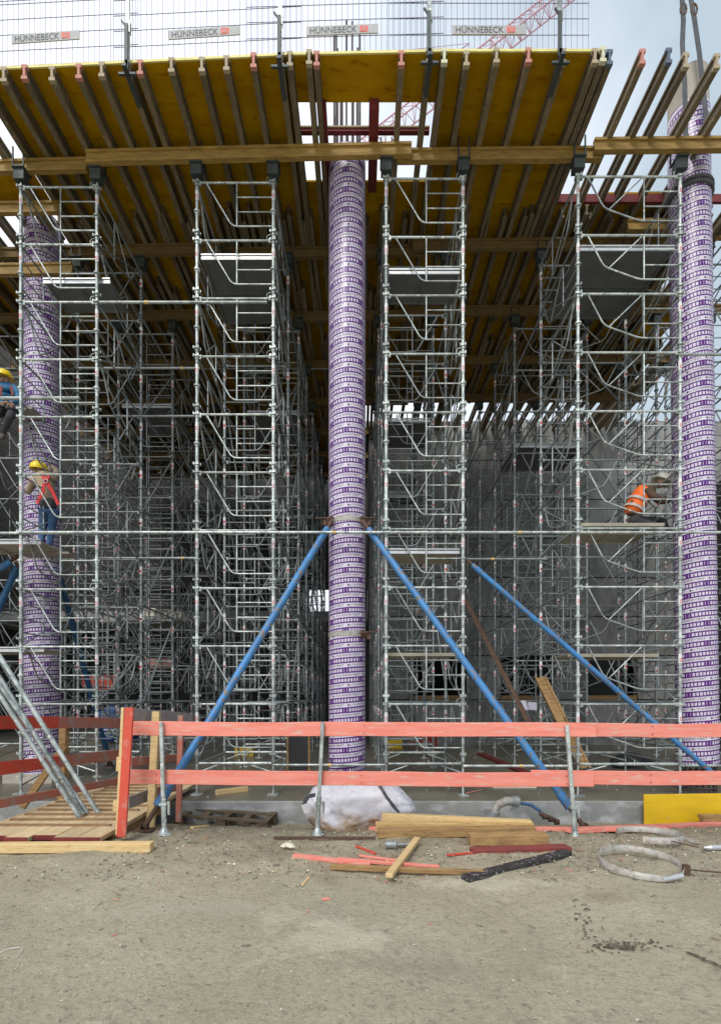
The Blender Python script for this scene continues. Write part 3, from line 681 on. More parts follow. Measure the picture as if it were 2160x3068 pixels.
for (ut, ub, vb) in [(484, 493, 2492), (967, 951, 2492), (1697, 1722, 2502)]:
    t = at(ut, 2163 if ut < 1600 else 2172, 5.98); b_ = at(ub, vb, 5.96); d = (t-b_).normalized()
    m = MB(); m.beam(b_+d*.32, t, .042, .042, up=(0,1,0)); p = m.build('post', M['galv'], bar); bevel(p, .004, 1)
    m = MB(); m.tube([b_, b_+d*.42], .030, 10, 0, True); m.tube([b_-Vector((0,0,.03)), b_-Vector((0,0,.012)), b_+d*.05], .085, 14, 0, True, r2=.03); m.box(b_+d*.33, (.085, .07, .03)); m.beam(b_+d*.20+Vector((.06,0,0)), b_+d*.36+Vector((.06,0,0)), .012, .03); m.build('post_foot', M['galv'], bar)

# ------------------------------------------------------------------ ramp and its railings
ramp = thing('timber_ramp', (-3.5, 5.5, 0), 'timber plank ramp with cleats leading up onto the slab at the left', 'ramp')
rx0, rx1, ry0, ry1 = -4.42, -2.84, 5.47, 8.5; n = 6; pw = (rx1-rx0)/n
def rz(y): return .025+.07*(y-ry0)/(ry1-ry0)
for i in range(n):
    y0 = ry0+random.choice([0, .03, -.03, .05]); a = Vector((rx0+pw*(i+.5)+.02, y0, rz(y0))); b_ = Vector((rx0+pw*(i+.5)+.06, ry1, rz(ry1)))
    m = MB(); m.beam(a, b_, pw-.008, .05); bevel(m.build('plank', M['plank'], ramp), .004, 1)
    m = MB(); m.box(a+Vector((0, -.004, 0)), (pw-.012, .012, .054)); m.build('painted_end', M['rustred'] if i < 6 else M['redb'], ramp)
for i in range(12):
    y = ry0+.42+i*.24; m = MB(); x0 = rx0+.06+random.random()*.12+(.25 if i > 5 else 0); x1 = rx1-.02-random.random()*.2
    m.beam((x0, y+random.uniform(-.02, .02), rz(y)+.036), (x1, y+random.uniform(-.02, .02), rz(y)+.036), .045, .022); m.build('cleat', M['cleat'], ramp)
for sx in (rx0+.1, rx1-.06): m = MB(); m.beam((sx, ry0+.3, rz(ry0)-.09), (sx, 7.6, rz(7.6)-.10), .1, .12); m.build('bearer', M['lumberb'], ramp)
m = MB(); a = gnd(-60, 2551, .04); b_ = gnd(457, 2548, .04); m.beam(a, b_, .11, .10); bevel(solo(m, 'threshold_beam', M['lumber'], 'thick square timber lying along the foot of the ramp', 'timber beam'), .006, 1)
lr = thing('ramp_railing', (-4.5, 6.2, 0), 'red board railing on timber posts along the left side of the ramp', 'railing', 'ramp railings')
def P2(x, y, z): return Vector((x, y, z))
A, B = (-4.62, 5.6), (-4.02, 8.35)
def onl(t, z): return P2(A[0]+(B[0]-A[0])*t, A[1]+(B[1]-A[1])*t, z)
for z0, z1, mta, mtb, hh in ((1.31, 1.14, 'redb', 'redf', .165), (.71, .62, 'redb', 'redf', .165), (.27, .18, 'redf', 'redf', .11)):
    zm = z0+(z1-z0)*.55; brd(lr, onl(-.3, z0+.02), onl(.55, zm), hh, .028, mta); brd(lr, onl(.551, zm), onl(1.02, z1), hh, .03, mtb)
for t_, off in ((.14, -.06), (.60, -.06)):
    p = onl(t_, 0); m = MB(); m.beam((p.x+off-.04, p.y+.07, -.1), (p.x+off, p.y+.07, 1.27), .10, .10, up=(0,1,0)); bevel(m.build('post', M['lumberb' if t_ > .5 else 'lumber'], lr), .005, 1)
p = onl(.58, 0); m = MB(); m.beam((p.x-.62, p.y+.05, -.02), (p.x+.02, p.y+.02, .88), .09, .05, up=(0,1,0)); m.build('diagonal_strut', M['lumberb'], lr)
rr = thing('ramp_railing', (-2.85, 6.0, 0), 'faded red and grey board railing on the right side of the ramp', 'railing', 'ramp railings')
xr_ = -2.78
for (va, vb, ua, ub, Ya, Yb, hh, mt) in [(2140, 2153, 395, 600, 6.15, 8.5, .15, 'greyb'), (2283, 2270, 392, 540, 6.15, 7.7, .11, 'redf'), (2300, 2282, 392, 560, 6.3, 8.0, .12, 'greyb'), (2405, 2380, 385, 450, 6.1, 6.7, .15, 'greyb'), (2380, 2352, 440, 545, 6.8, 7.9, .13, 'redf')]:
    brd(rr, at(ua, va, Ya), at(ub, vb, Yb), hh, .028, mt)
for (ut, ub, vt, vb, Y, ww, mt) in [(470, 452, 2132, 2482, 6.5, .095, 'lumber'), (543, 536, 2144, 2462, 7.2, .075, 'redf')]:
    m = MB(); m.beam(at(ub, vb, Y), at(ut, vt, Y), ww, ww*.7, up=(0,1,0)); bevel(m.build('post', M[mt], rr), .005, 1)
m = MB(); m.beam(at(365, 2508, 5.62), at(389, 2120, 5.75), .10, .035, up=(0,1,0)); bevel(m.build('end_board', M['redg'], rr), .004, 1)
m = MB(); m.beam(at(355, 2500, 5.67), at(372, 2120, 5.80), .03, .07, up=(0,1,0)); m.build('batten', M['lumber'], rr)
for v0, v1, uu in ((2120, 2160, 370), (2268, 2310, 356), (2398, 2430, 346)):
    m = MB(); m.beam(at(uu, v1, 5.82), at(uu+2, v0, 5.82), .045, .03, up=(0,1,0)); m.build('board_end', M['lumber'], rr)
# steel pipes leaning
for i, (ub, vb, uh, vh, Yh, lab) in enumerate([(239, 2448, 30, 2128, 6.18, 'front steel pipe leaning left from the ramp'), (250, 2440, 60, 2128, 6.24, 'second steel pipe leaning left from the ramp, close to the first'), (294, 2434, 78, 2090, 6.3, 'steel pipe leaning on the ramp with its foot furthest right'), (262, 2436, 20, 2080, 6.2, 'steel pipe leaning behind the other three at the ramp')]):
    Yb = (EYE-rz(6.4)-.05)*F/(vb-HV); a = at(ub, vb, Yb); b_ = at(uh, vh, Yh); e = a+(b_-a)*1.75
    m = MB(); m.tube([a, e], .0295, 12); m.tube([a+(e-a)*.0005, e], .023, 12)
    solo(m, 'steel_pipe', M['galv'], lab, 'steel pipe', 'steel pipes leaning on the ramp')

# ------------------------------------------------------------------ things on the ground
def lie(u0, v0, u1, v1, w_, h_, mt, name, label, cat, dz=0, grp=None, tw=0):
    a = gp(u0, v0); b_ = gp(u1, v1); a.z += h_/2+dz; b_.z += h_/2+dz
    m = MB(); m.beam(a, b_, w_, h_, tw=tw); return bevel(solo(m, name, M[mt], label, cat, grp), .004, 1)
G = 'loose timber on the ground'
lie(1132, 2508, 1600, 2500, .13, .10, 'lumberb', 'timber_beam', 'thick brown beam at the bottom of the timber heap', 'timber', grp=G)
lie(1125, 2496, 1595, 2494, .12, .11, 'lumberm', 'timber_beam', 'middle brown timber lying between the thick beam and the pale one', 'timber', dz=.02, grp=G)
a = gp(1145, 2490); b_ = gp(1590, 2494); m = MB(); m.beam(a+Vector((0,0,.17)), b_+Vector((0,0,.09)), .10, .12); bevel(solo(m, 'timber_beam', M['lumber'], 'pale fresh timber beam lying on top of the timber heap', 'timber', G), .004, 1)
lie(1405, 2528, 1636, 2525, .17, .11, 'lumberb', 'timber_block', 'short brown timber block at the right end of the heap', 'timber', grp=G)
lie(1412, 2555, 1702, 2545, .14, .045, 'redd', 'red_plank', 'short dark red plank in front of the brown block', 'timber', grp=G)
lie(1392, 2640, 1700, 2560, .11, .045, 'char', 'charred_plank', 'charred black plank lying diagonally in front of the heap', 'timber', grp=G)
lie(990, 2604, 1450, 2622, .05, .045, 'lumberb', 'timber_batten', 'long brown batten under the crossing stick', 'timber', grp=G)
lie(880, 2568, 1110, 2596, .07, .035, 'pink', 'red_batten', 'pink batten with its left end furthest left', 'timber', grp=G)
lie(1010, 2582, 1316, 2606, .05, .03, 'pink', 'red_batten', 'pink batten running right beneath the crossing stick', 'timber', dz=.012, grp=G)
lie(1075, 2566, 1205, 2583, .035, .02, 'pink', 'red_batten', 'thin pink batten behind the other pink ones', 'timber', grp=G)
lie(1165, 2646, 1250, 2530, .07, .04, 'lumber', 'timber_stick', 'pale stick lying across the battens', 'timber', dz=.045, grp=G)
lie(1066, 2538, 1124, 2560, .03, .02, 'redb', 'red_stick', 'small orange red stick left of the pipe fitting', 'timber', grp=G)
lie(1338, 2565, 1416, 2558, .03, .02, 'redb', 'red_stick', 'small orange red stick touching the red plank', 'timber', grp=G)
lie(820, 2513, 1125, 2514, .028, .028, 'rust', 'rusty_rod', 'rusty rod lying on the ground left of the timber heap', 'rod')
lie(1108, 2488, 1150, 2488, .12, .05, 'pink', 'pink_board', 'pink board end sticking out left behind the timber heap', 'board')
lie(1580, 2487, 2000, 2490, .10, .04, 'pink', 'pink_board', 'pink board lying on the ground behind the right barrier post', 'board')
lie(1700, 2497, 2300, 2462, .12, .05, 'pink', 'pink_board', 'long pink board rising to the right edge below the yellow panel', 'board', dz=.01)
lie(575, 2483, 625, 2477, .05, .03, 'lumber', 'wood_offcut', 'small pale wood offcut beside the pallet', 'timber')
lie(905, 2655, 925, 2630, .02, .012, 'lumber', 'wood_splinter', 'thin pale splinter on the open ground', 'splinter')
lie(966, 2697, 988, 2694, .03, .012, 'pink', 'wood_chip', 'little pink chip alone on the open ground', 'chip')
# yellow panel against the slab
m = MB(); a = at(1931, 2473, 7.45); b_ = at(2330, 2468, 7.45); m.beam(a+Vector((0, .03, .23)), b_+Vector((0, .03, .23)), .025, .45); bevel(solo(m, 'yellow_panel', M['yelp'], 'bright yellow formwork panel standing against the slab edge at the right', 'panel'), .004, 1)
m = MB(); m.beam(at(2096, 2446, 7.25), at(2300, 2444, 7.25), .12, .045); m.beam(at(2100, 2462, 7.22), at(2300, 2460, 7.22), .1, .10); solo(m, 'timber_piece', M['lumberb'], 'brown timber pieces leaning on the yellow panel', 'timber')
# pallet
pl = thing('wooden_pallet', gp(690, 2470), 'dark weathered pallet lying against the slab edge left of the bag', 'pallet'); pb = gp(690, 2462); rot = Matrix.Rotation(-.16, 3, 'Z') @ Matrix.Rotation(.03, 3, 'Y') @ Matrix.Rotation(.10, 3, 'X')
M['pal'] = mat('pallet_wood', (.15,.11,.075), (.10,.075,.05), .9, 0, 6, rnd=.25, bump=.2)
def pbox(c, d, nm):
    m = MB(); m.box(pb+rot @ Vector(c), d, 0, rot); m.build(nm, M['pal'], pl)
for i in range(3): pbox((0, -.30+.31*i, .20), (1.42, .09, .022), 'plank')
for i in range(5): pbox((-.64+.32*i, 0.03, .178), (.10, .76, .02), 'crosspiece')
for i in range(3):
    for j in range(3): pbox((-.64+.64*i, -.30+.33*j, .095), (.15, .09, .145), 'block')
for j in range(3): pbox((0, -.30+.33*j, .015), (1.42, .10, .02), 'skid')
# big bag
def blob(cx, cy, cz, rx, ry, rzz, nu=110, nv=70):
    m = MB(); from mathutils import noise
    for i in range(nv+1):
        th = math.pi*i/nv
        for j in range(nu):
            ph = 2*math.pi*j/nu
            def se(c, p): return math.copysign(abs(c)**p, c)
            x = se(math.cos(ph), .75)*se(math.sin(th), .62); y = se(math.sin(ph), .75)*se(math.sin(th), .62); z = se(math.cos(th), .75)
            p = Vector((x*rx, y*ry, z*rzz))
            nrm = Vector((x, y, z)).normalized()
            d = .10*noise.noise(p*2.2+Vector((3,1,7)))-.055*abs(noise.noise(Vector((p.x*3+p.z*5, p.y*3, p.z*2.5-p.x*2))))-.05*abs(noise.noise(Vector((p.x*6-p.z*9+3, p.y*6, p.z*5))))-.03*abs(noise.noise(Vector((p.x*11+p.z*14+3, p.y*9, p.z*7))))+.04
            p += nrm*d
            if p.x > 0: p.z -= (p.z+rzz)*.42*(p.x/rx)**2*.9
            p.z += .05*math.sin(p.x*4)
            if p.z < -rzz*.9: p.z = -rzz*.9
            m.v.append(p+Vector((cx, cy, cz)))
    for i in range(nv):
        for j in range(nu): m.f.append((i*nu+j, (i+1)*nu+j, (i+1)*nu+(j+1)%nu, i*nu+(j+1)%nu)); m.m.append(0); m.sm.append(True)
    return m
bag = thing('bulk_bag', gp(1090, 2479), 'slumped white woven bulk bag stained brown behind the barrier', 'bulk bag')
def bag_mat():
    m = M['bagw']; nt = m.node_tree; b = nt.nodes['Principled BSDF']; src = b.inputs['Base Color'].links[0].from_socket
    g = nn(nt, 'ShaderNodeNewGeometry'); s = nn(nt, 'ShaderNodeSeparateXYZ', i_0=g.outputs['Position'])
    n1 = nn(nt, 'ShaderNodeTexNoise', i_Vector=g.outputs['Position'], i_Scale=4.5, i_Detail=7.0, i_Roughness=.65)
    a1 = nn(nt, 'ShaderNodeMath', operation='MULTIPLY_ADD', i_0=n1.outputs['Fac'], i_1=-.8, i_2=s.outputs[2]); 
    mr = nn(nt, 'ShaderNodeMapRange', i_0=a1.outputs[0], i_1=-.30, i_2=-.52)
    mxx = nn(nt, 'ShaderNodeMixRGB', i_Fac=mr.outputs[0], i_1=src, i_2=(.36,.25,.15,1)); nt.links.new(mxx.outputs[0], b.inputs['Base Color'])
bag_mat()
bc = at(1088, 2425, 6.85); bm = blob(bc.x, bc.y, bc.z+.05, .72, .40, .36); bm.build('bag_body', M['bagw'], bag)
from mathutils.bvhtree import BVHTree
bt = BVHTree.FromPolygons(bm.v, bm.f)
def hit(u, v):
    o_ = Vector((0, 0, EYE)); d_ = (at(u, v, 6)-o_).normalized(); h_ = bt.ray_cast(o_, d_)[0]
    return (h_ if h_ else at(u, v, 6.5))-d_*.008
m = MB(); P = [hit(1136+q*7.5, v) for q, v in enumerate((2352, 2364, 2376, 2388, 2398, 2408, 2418, 2428, 2438, 2446))]
for a, b_ in zip(P, P[1:]): m.beam(a, b_, .04, .012, up=(0, 1, 0))
m.build('seam_strap', M['strap'], bag)
m = MB(); P = [at(945, 2382, 6.5), at(925, 2385, 6.45), at(912, 2405, 6.45), at(912, 2412, 6.45)]
for a, b_ in zip(P, P[1:]): m.beam(a, b_, .05, .01, up=(0,1,0))
m.build('lifting_loop', M['strap'], bag); m = MB(); m.beam(at(910, 2410, 6.44), at(920, 2436, 6.44), .07, .004, up=(0,1,0)); m.build('paper_tag', M['white'], bag)
# concrete pump elbow and hose
el = thing('pump_elbow', at(1500, 2455, 7.2), 'grey steel pump pipe elbow with hose ends lying at the slab edge', 'pipe elbow')
m = MB(); P = [at(1478, 2475, 7.1), at(1480, 2435, 7.1), at(1490, 2412, 7.12), at(1515, 2400, 7.15), at(1555, 2402, 7.15)]; m.tube(P, .062, 12, 0, True); m.build('elbow_pipe', M['ring'], el)
m = MB(); m.tube([at(1476, 2448, 7.1), at(1479, 2432, 7.1)], .085, 14, 0, True); m.tube([at(1535, 2401, 7.15), at(1552, 2402, 7.15)], .082, 14, 0, True); m.beam(at(1457, 2425, 7.05), at(1465, 2450, 7.05), .03, .05); m.beam(at(1530, 2424, 7.08), at(1566, 2424, 7.08), .03, .03); m.build('coupling', M['galv_d'], el)
m = MB(); m.tube([at(1555, 2405, 7.15), at(1590, 2412, 7.1), at(1620, 2432, 7.05)], .022, 8, 0, True); m.build('hose', M['blued'], el)
m = MB()
for k in range(6): q = at(1622+k*9, 2438+k*4+3*(k%2), 7.0); m.tube([q-Vector((.03,0,.008)), q+Vector((.03,0,-.008))], .04 if k % 2 else .028, 8, 0, True)
m.build('hose_fitting', M['rust'], el)
ft = thing('pipe_fitting', gp(1190, 2540), 'small steel threaded fitting lying in front of the timber heap', 'pipe fitting')
q = gp(1180, 2542); q.z += .04; m = MB(); m.tube([q, q+Vector((.18, .02, .0))], .022, 10, 0, True); m.build('stem', M['galv_d'], ft)
m = MB(); m.tube([q-Vector((.09,0,0)), q], .045, 8, 0, True); m.tube([q, q+Vector((.02,0,0))], .06, 12, 0, True); m.build('flange', M['galv_d'], ft)
m = MB(); q = gp(2140, 2548); m.tube([q+Vector((-.05,0,.03)), q+Vector((.1,0,.035))], .03, 8, 0, True); m.tube([q+Vector((-.12,0,.03)), q+Vector((-.05,0,.03))], .012, 8, 0, True, r2=.035); solo(m, 'metal_part', M['alu'], 'small shiny metal part at the right edge of the ground', 'metal part')
# two loose clamp bands
def loop(cu, cv, rad, span, tiltx, tilty, hh, lab, hz=.05):
    c = gp(cu, cv); c.z += hz; t = thing('steel_band', c, lab, 'steel band', 'loose clamp bands on the ground'); m = MB(); n = 44
    rot = Matrix.Rotation(tiltx, 3, 'X') @ Matrix.Rotation(tilty, 3, 'Y'); vs = []
    for th in (0, .004):
        for s in (-1, 1):
            for j in range(n+1):
                a = span[0]+(span[1]-span[0])*j/n; r = rad+th+.02*math.sin(2*a+cu); vs.append(c+rot @ Vector((r*math.cos(a), r*math.sin(a), s*hh/2)))
    k = n+1; fs = [(j, j+1, k+j+1, k+j) for j in range(n)]+[(2*k+j, 3*k+j, 3*k+j+1, 2*k+j+1) for j in range(n)]+[(k+j, k+j+1, 3*k+j+1, 3*k+j) for j in range(n)]
    m.add(vs, fs, 0, True); m.build('band', M['ring'], t); return t, c, rot
t, c, rot = loop(1916, 2598, .375, (-1.35, 4.75), .05, .03, .062, 'nearer loose steel clamp band on the ground at the right')
m = MB(); e = c+rot @ Vector((.34, -.16, 0)); m.tube([e, e+Vector((.42, -.02, -.03))], .008, 6, 0, True); m.tube([e, e+Vector((-.13, -.10, .0))], .009, 6, 0, True); m.box(e, (.05, .05, .09)); m.build('tension_rod', M['rust'], t)
m = MB(); e = c+rot @ Vector((.09, -.38, 0)); m.tube([e-Vector((.1,0,.01)), e+Vector((.09,.03,.01))], .024, 8, 0, True)
for k in (-.30, -.16): m.cyl(c+rot @ Vector((k+.05, -.365, .0)), .012, .03, 8, 0, 'y')
m.build('bolt', M['alu'], t)
t, c, rot = loop(1944, 2516, .315, (-2.3, 2.6), -.05, -.02, .07, 'further loose steel clamp band on the ground, touching the pink board', .06)
m = MB(); e = c+rot @ Vector((.05, -.33, 0)); m.tube([e, e+Vector((.22, -.12, -.03))], .007, 6, 0, True); m.build('tension_rod', M['rust'], t)
lie(2030, 2508, 2090, 2530, .08, .02, 'ring', 'steel_strip', 'short steel strip right of the clamp bands', 'steel strip')
# gravel, clods and splinters
random.seed(5); m = MB(); sp = MB()
def rock(mm, p, r, mi=0):
    k = [Vector(q)*r*random.uniform(.6, 1.2) for q in ((1,0,0),(0,1,0),(-1,0,0),(0,-1,0),(0,0,.7),(0,0,-.4))]
    mm.add([p+q for q in k], [(0,1,4),(1,2,4),(2,3,4),(3,0,4),(1,0,5),(2,1,5),(3,2,5),(0,3,5)], mi)
for i in range(7500):
    y = random.choice([random.uniform(1.8, 7.5), random.uniform(4.3, 6.9), random.uniform(4.6, 6.4)]); x = random.uniform(-.78*y, .78*y)
    if x < -2.7 and y > 5.2: continue
    if y < 4.3 and random.random() < .65: continue
    rock(m, Vector((x, y, gz(x, y)+.002)), random.choice([.004, .006, .006, .009, .016 if y > 4.5 else .008]), random.choice([0,0,0,1,1,1,2]))
M['st1'] = mat('stone_beige', (.36,.32,.23), (.26,.23,.17), .9); M['st2'] = mat('stone_dark', (.17,.15,.12), rough=.9); M['st3'] = mat('stone_light', (.66,.62,.50), rough=.9)
tag(link('gravel', m.mesh('gravel', [M['st1'], M['st2'], M['st3']])), 'loose gravel and clods on the dirt ground', 'gravel', kind='stuff')
for i in range(420):
    y = random.uniform(4.4, 7.0) if i % 8 else random.uniform(3.2, 5); x = random.uniform(-2.4, .75*y); a = random.uniform(0, 3.14); L = random.uniform(.02, .07)
    p = Vector((x, y, gz(x, y)+.006)); sp.beam(p, p+Vector((math.cos(a)*L, math.sin(a)*L, .003)), .006, .004, random.choice([0, 0, 0, 0, 1, 0, 0, 1, 2]) if True else 0)
tag(link('splinters', sp.mesh('splinters', [M['st2'], M['lumberb'], M['pink']])), 'scattered wood splinters and chips on the dirt', 'splinters', kind='stuff')
m = MB()
for i in range(110): q = gp(1860+random.gauss(0, 55), 2835+random.gauss(0, 9), 0); m.add([q+Vector((math.cos(a)*random.uniform(.004, .017), math.sin(a)*random.uniform(.004, .012), .006)) for a in [k*1.05 for k in range(6)]], [(0,1,2,3,4,5)])
for i in range(26): q = gp(2060+i*4.5+random.gauss(0, 4), 2855+i*1.9, 0); m.add([q+Vector((math.cos(a)*.012, math.sin(a)*.008, .006)) for a in [k*1.05 for k in range(6)]], [(0,1,2,3,4,5)])
for i in range(24): q = gp(1745+random.gauss(0, 16), 2700+i*5+random.gauss(0, 6), 0); m.add([q+Vector((math.cos(a)*random.uniform(.006, .018), math.sin(a)*.01, .006)) for a in [k*1.05 for k in range(6)]], [(0,1,2,3,4,5)])
M['spill'] = mat('dark_spill', (.085,.06,.045), rough=.6); tag(link('mud_spill', m.mesh('mud_spill', M['spill'])), 'dark brown mud crumbs spilled on the ground at the lower right', 'mud', kind='stuff')
m = MB()
for u, v in ((860, 2535), (868, 2540), (852, 2541), (875, 2543)): rock(m, gp(u, v)+Vector((0,0,.02)), .05)
solo(m, 'rubble_clod', M['st3'], 'small heap of pale rubble left of the pink battens', 'rubble')
m = MB(); q = gp(828, 2595); rock(m, q+Vector((0,0,.01)), .04); solo(m, 'stone', M['st2'], 'single dark stone on the ground below the bag', 'stone')
m = MB(); m.tube([gp(0, 2855, .004), gp(25, 2842, .004), gp(60, 2838, .004)], .0022, 4); m.tube([gp(46, 2872, .004), gp(62, 2855, .004), gp(70, 2838, .004)], .0022, 4); solo(m, 'string_scrap', M['white'], 'two scraps of white string on the ground at the left', 'string')
# things on the slab
def onslab(u, v, z=0): Y = (EYE-z)*F/(v-HV); return Vector((ux(u, Y), Y, z))
m = MB(); a = onslab(648, 2382); b_ = onslab(742, 2370); m.beam(a+Vector((0,0,.04)), b_+Vector((0,0,.04)), .08, .08); bevel(solo(m, 'timber_offcut', M['lumber'], 'yellow timber offcut lying on the slab behind the pallet', 'timber'), .004, 1)
m = MB(); a = onslab(1440, 2262); b_ = onslab(1570, 2318); m.beam(a+Vector((0,0,.03)), b_+Vector((0,0,.03)), .2, .05); solo(m, 'dark_red_board', M['rustred'], 'dark red board lying flat on the slab between the middle and right towers', 'board')
m = MB(); m.box(at(895, 2255, 9.0)+Vector((0,0,.0)), (.33, .05, .66)); m.box(at(895, 2255, 9.0)+Vector((-.19,-.01,0)), (.03, .07, .66), 1); m.box(at(895, 2255, 9.0)+Vector((.19,-.01,0)), (.03, .07, .66), 1); solo(m, 'black_panel', [M['black'], M['lumberb']], 'upright black panel standing on the slab left of the centre column', 'panel')
m = MB(); m.box(at(1582, 2113, 10.6), (.36, .01, .2)); solo(m, 'white_sheet', M['paper'], 'white paper sheet hanging on the scaffold between the right towers', 'sheet')
m = MB(); a = onslab(1460, 2357); m.box(a+Vector((.45, .0, .015)), (.75, .22, .03)); solo(m, 'insulation_board', M['st3'], 'speckled pale board lying at the front of the slab', 'board')
m = MB(); m.tube([onslab(1395, 2377, .03), onslab(1442, 2366, .02)], .007, 5, 0, True); solo(m, 'pink_bar', M['pink'], 'thin pink bar on the slab beside a scaffold foot', 'bar')
random.seed(3)
deb = [('lumberb', 'pale brown timber stack on the slab deep behind the left tower', 330, 2262, .9, .25, .12), ('yelp', 'yellow crate on the slab behind the second tower', 735, 2262, .5, .3, .22), ('yelp', 'yellow tool box behind the centre column', 1180, 2240, .5, .4, .3), ('redb', 'dark red crate behind the middle tower', 1265, 2232, .9, .4, .35), ('tarp', 'blue tarpaulin covered stack behind the left column', 360, 2226, 1.6, .6, 1.3), ('black', 'black plastic sheeting heap beside the right column', 1890, 2300, .9, .4, .28), ('conc', 'grey concrete block deep on the slab at the left', 520, 2240, .6, .4, .4)]
for mt, lab, u, v, a, b_, hgt in deb:
    p = onslab(u, v); q = blob(p.x, p.y, hgt/2, a/2, b_/2, hgt/2, 24, 16) if mt in ('tarp', 'black') else MB().box((p.x, p.y, hgt/2), (a, b_, hgt))
    nm = {'tarp': 'covered_stack', 'black': 'plastic_sheeting', 'lumberb': 'timber_stack', 'conc': 'concrete_block', 'redb': 'crate', 'yelp': 'tool_crate'}[mt]
    solo(q, nm, M[mt], lab, nm.split('_')[-1] if nm != 'plastic_sheeting' else 'sheeting')
m = MB()
for i in range(260):
    y = random.uniform(7.8, 14); x = random.uniform(-3, 6); rock(m, Vector((x, y, .008)), random.choice([.008, .012, .02]), 0 if i % 3 else 1)
tag(link('slab_debris', m.mesh('slab_debris', [M['st3'], M['st2']])), 'small crumbs scattered over the wet slab', 'debris', kind='stuff')

# ------------------------------------------------------------------ buildings behind
bw = thing('concrete_building', (4.5, 16.5, 0), 'grey precast concrete wall with dark window openings behind the right towers', 'building')
YW = 16.5; wins = [(1241, 1400), (1501, 1660), (1755, 1909), (2040, 2190)]; wx = [(ux(a, YW), ux(b_, YW)) for a, b_ in wins]
xb = sorted([ux(1105, YW)]+[q for ab in wx for q in ab]+[13.0]); zt = at(0, 1262, YW).z; zw0, zw1 = 1.5, 2.95
xs_ = []
for i in range(len(xb)-1):
    a, b_ = xb[i], xb[i+1]; n_ = max(1, round((b_-a)/2.2)); xs_ += [(a+(b_-a)*k/n_, a+(b_-a)*(k+1)/n_, any(abs(a-w0) < 1e-6 for w0, w1 in wx)) for k in range(n_)]
zs_ = [-.1, zw0, zw1]+[zw1+(zt-zw1)*k/6 for k in range(1, 7)]
for a, b_, isw in xs_:
    for k in range(len(zs_)-1):
        if isw and k == 1: continue
        m = MB(); m.box(((a+b_)/2, YW+.15+random.uniform(-.006, .006), (zs_[k]+zs_[k+1])/2), (b_-a-.035, .3, zs_[k+1]-zs_[k]-.035)); m.build('panel', M['conc'], bw)
m = MB(); m.box((ux(1105, YW)+5.7, YW+.36, zt/2), (11.0, .05, 0)) if False else None
for a, b_ in wx:
    m = MB(); m.box(((a+b_)/2, YW+.1, zw0+.07), (b_-a-.01, .12, .14)); m.build('window_timber', M['lumberb'], bw)
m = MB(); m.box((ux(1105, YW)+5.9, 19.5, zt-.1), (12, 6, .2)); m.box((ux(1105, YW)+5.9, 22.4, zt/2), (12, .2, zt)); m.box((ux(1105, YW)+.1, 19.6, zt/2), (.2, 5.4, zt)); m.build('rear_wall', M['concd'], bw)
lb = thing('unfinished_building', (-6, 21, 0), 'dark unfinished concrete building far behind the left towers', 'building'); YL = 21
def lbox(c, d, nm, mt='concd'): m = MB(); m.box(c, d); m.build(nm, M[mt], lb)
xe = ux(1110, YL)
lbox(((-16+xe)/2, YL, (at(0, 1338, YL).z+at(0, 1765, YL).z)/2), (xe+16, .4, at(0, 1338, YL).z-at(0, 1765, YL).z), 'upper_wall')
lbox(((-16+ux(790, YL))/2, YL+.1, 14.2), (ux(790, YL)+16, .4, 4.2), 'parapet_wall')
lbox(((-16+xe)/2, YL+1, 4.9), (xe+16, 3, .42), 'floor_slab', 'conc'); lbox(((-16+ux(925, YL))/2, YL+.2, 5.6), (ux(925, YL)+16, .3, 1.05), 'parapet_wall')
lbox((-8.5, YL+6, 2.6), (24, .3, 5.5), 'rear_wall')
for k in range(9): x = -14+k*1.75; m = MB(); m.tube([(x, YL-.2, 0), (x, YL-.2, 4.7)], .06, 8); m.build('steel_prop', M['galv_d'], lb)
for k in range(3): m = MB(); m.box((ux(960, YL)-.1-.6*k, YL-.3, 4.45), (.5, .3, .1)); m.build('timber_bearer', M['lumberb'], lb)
lbox((-16.2, 18, 7.5), (.4, 20, 15), 'light_block_wall')  # added wall, keeps sky light from the left out of the bays
for u, v, w_, hh, mt in [(450, 1835, .5, .35, 'st3'), (520, 1842, .7, .25, 'st3'), (480, 1985, 1.2, .3, 'redf'), (860, 2020, 1.0, .25, 'redf'), (300, 2040, 1.4, .5, 'redb'), (640, 1900, .9, .2, 'greyb')]:  # the two palest pieces stand in for bright sky seen through far openings
    p = at(u, v, YL-.5); solo(MB().box(p, (w_, .1, hh)).box(p+Vector((0, .0, -hh/2-.06)), (w_*.9, .2, .05)), 'board_stack', M[mt], f'{ {"st3":"sky gap stand-in","redf":"faded red","redb":"dark red","greyb":"grey"}[mt]} boards far behind the scaffold, {"high up" if v < 1950 else "low down"} {"at the left" if u < 470 else "in the left middle" if u < 700 else "near the centre column"}', 'boards', 'boards in the far building')
m = MB(); m.box((10.6, 14.5, 3.9), (.4, 10, 7.9)); o = solo(m, 'side_building', M['concd'], 'dark concrete building flank at the far right edge', 'building')

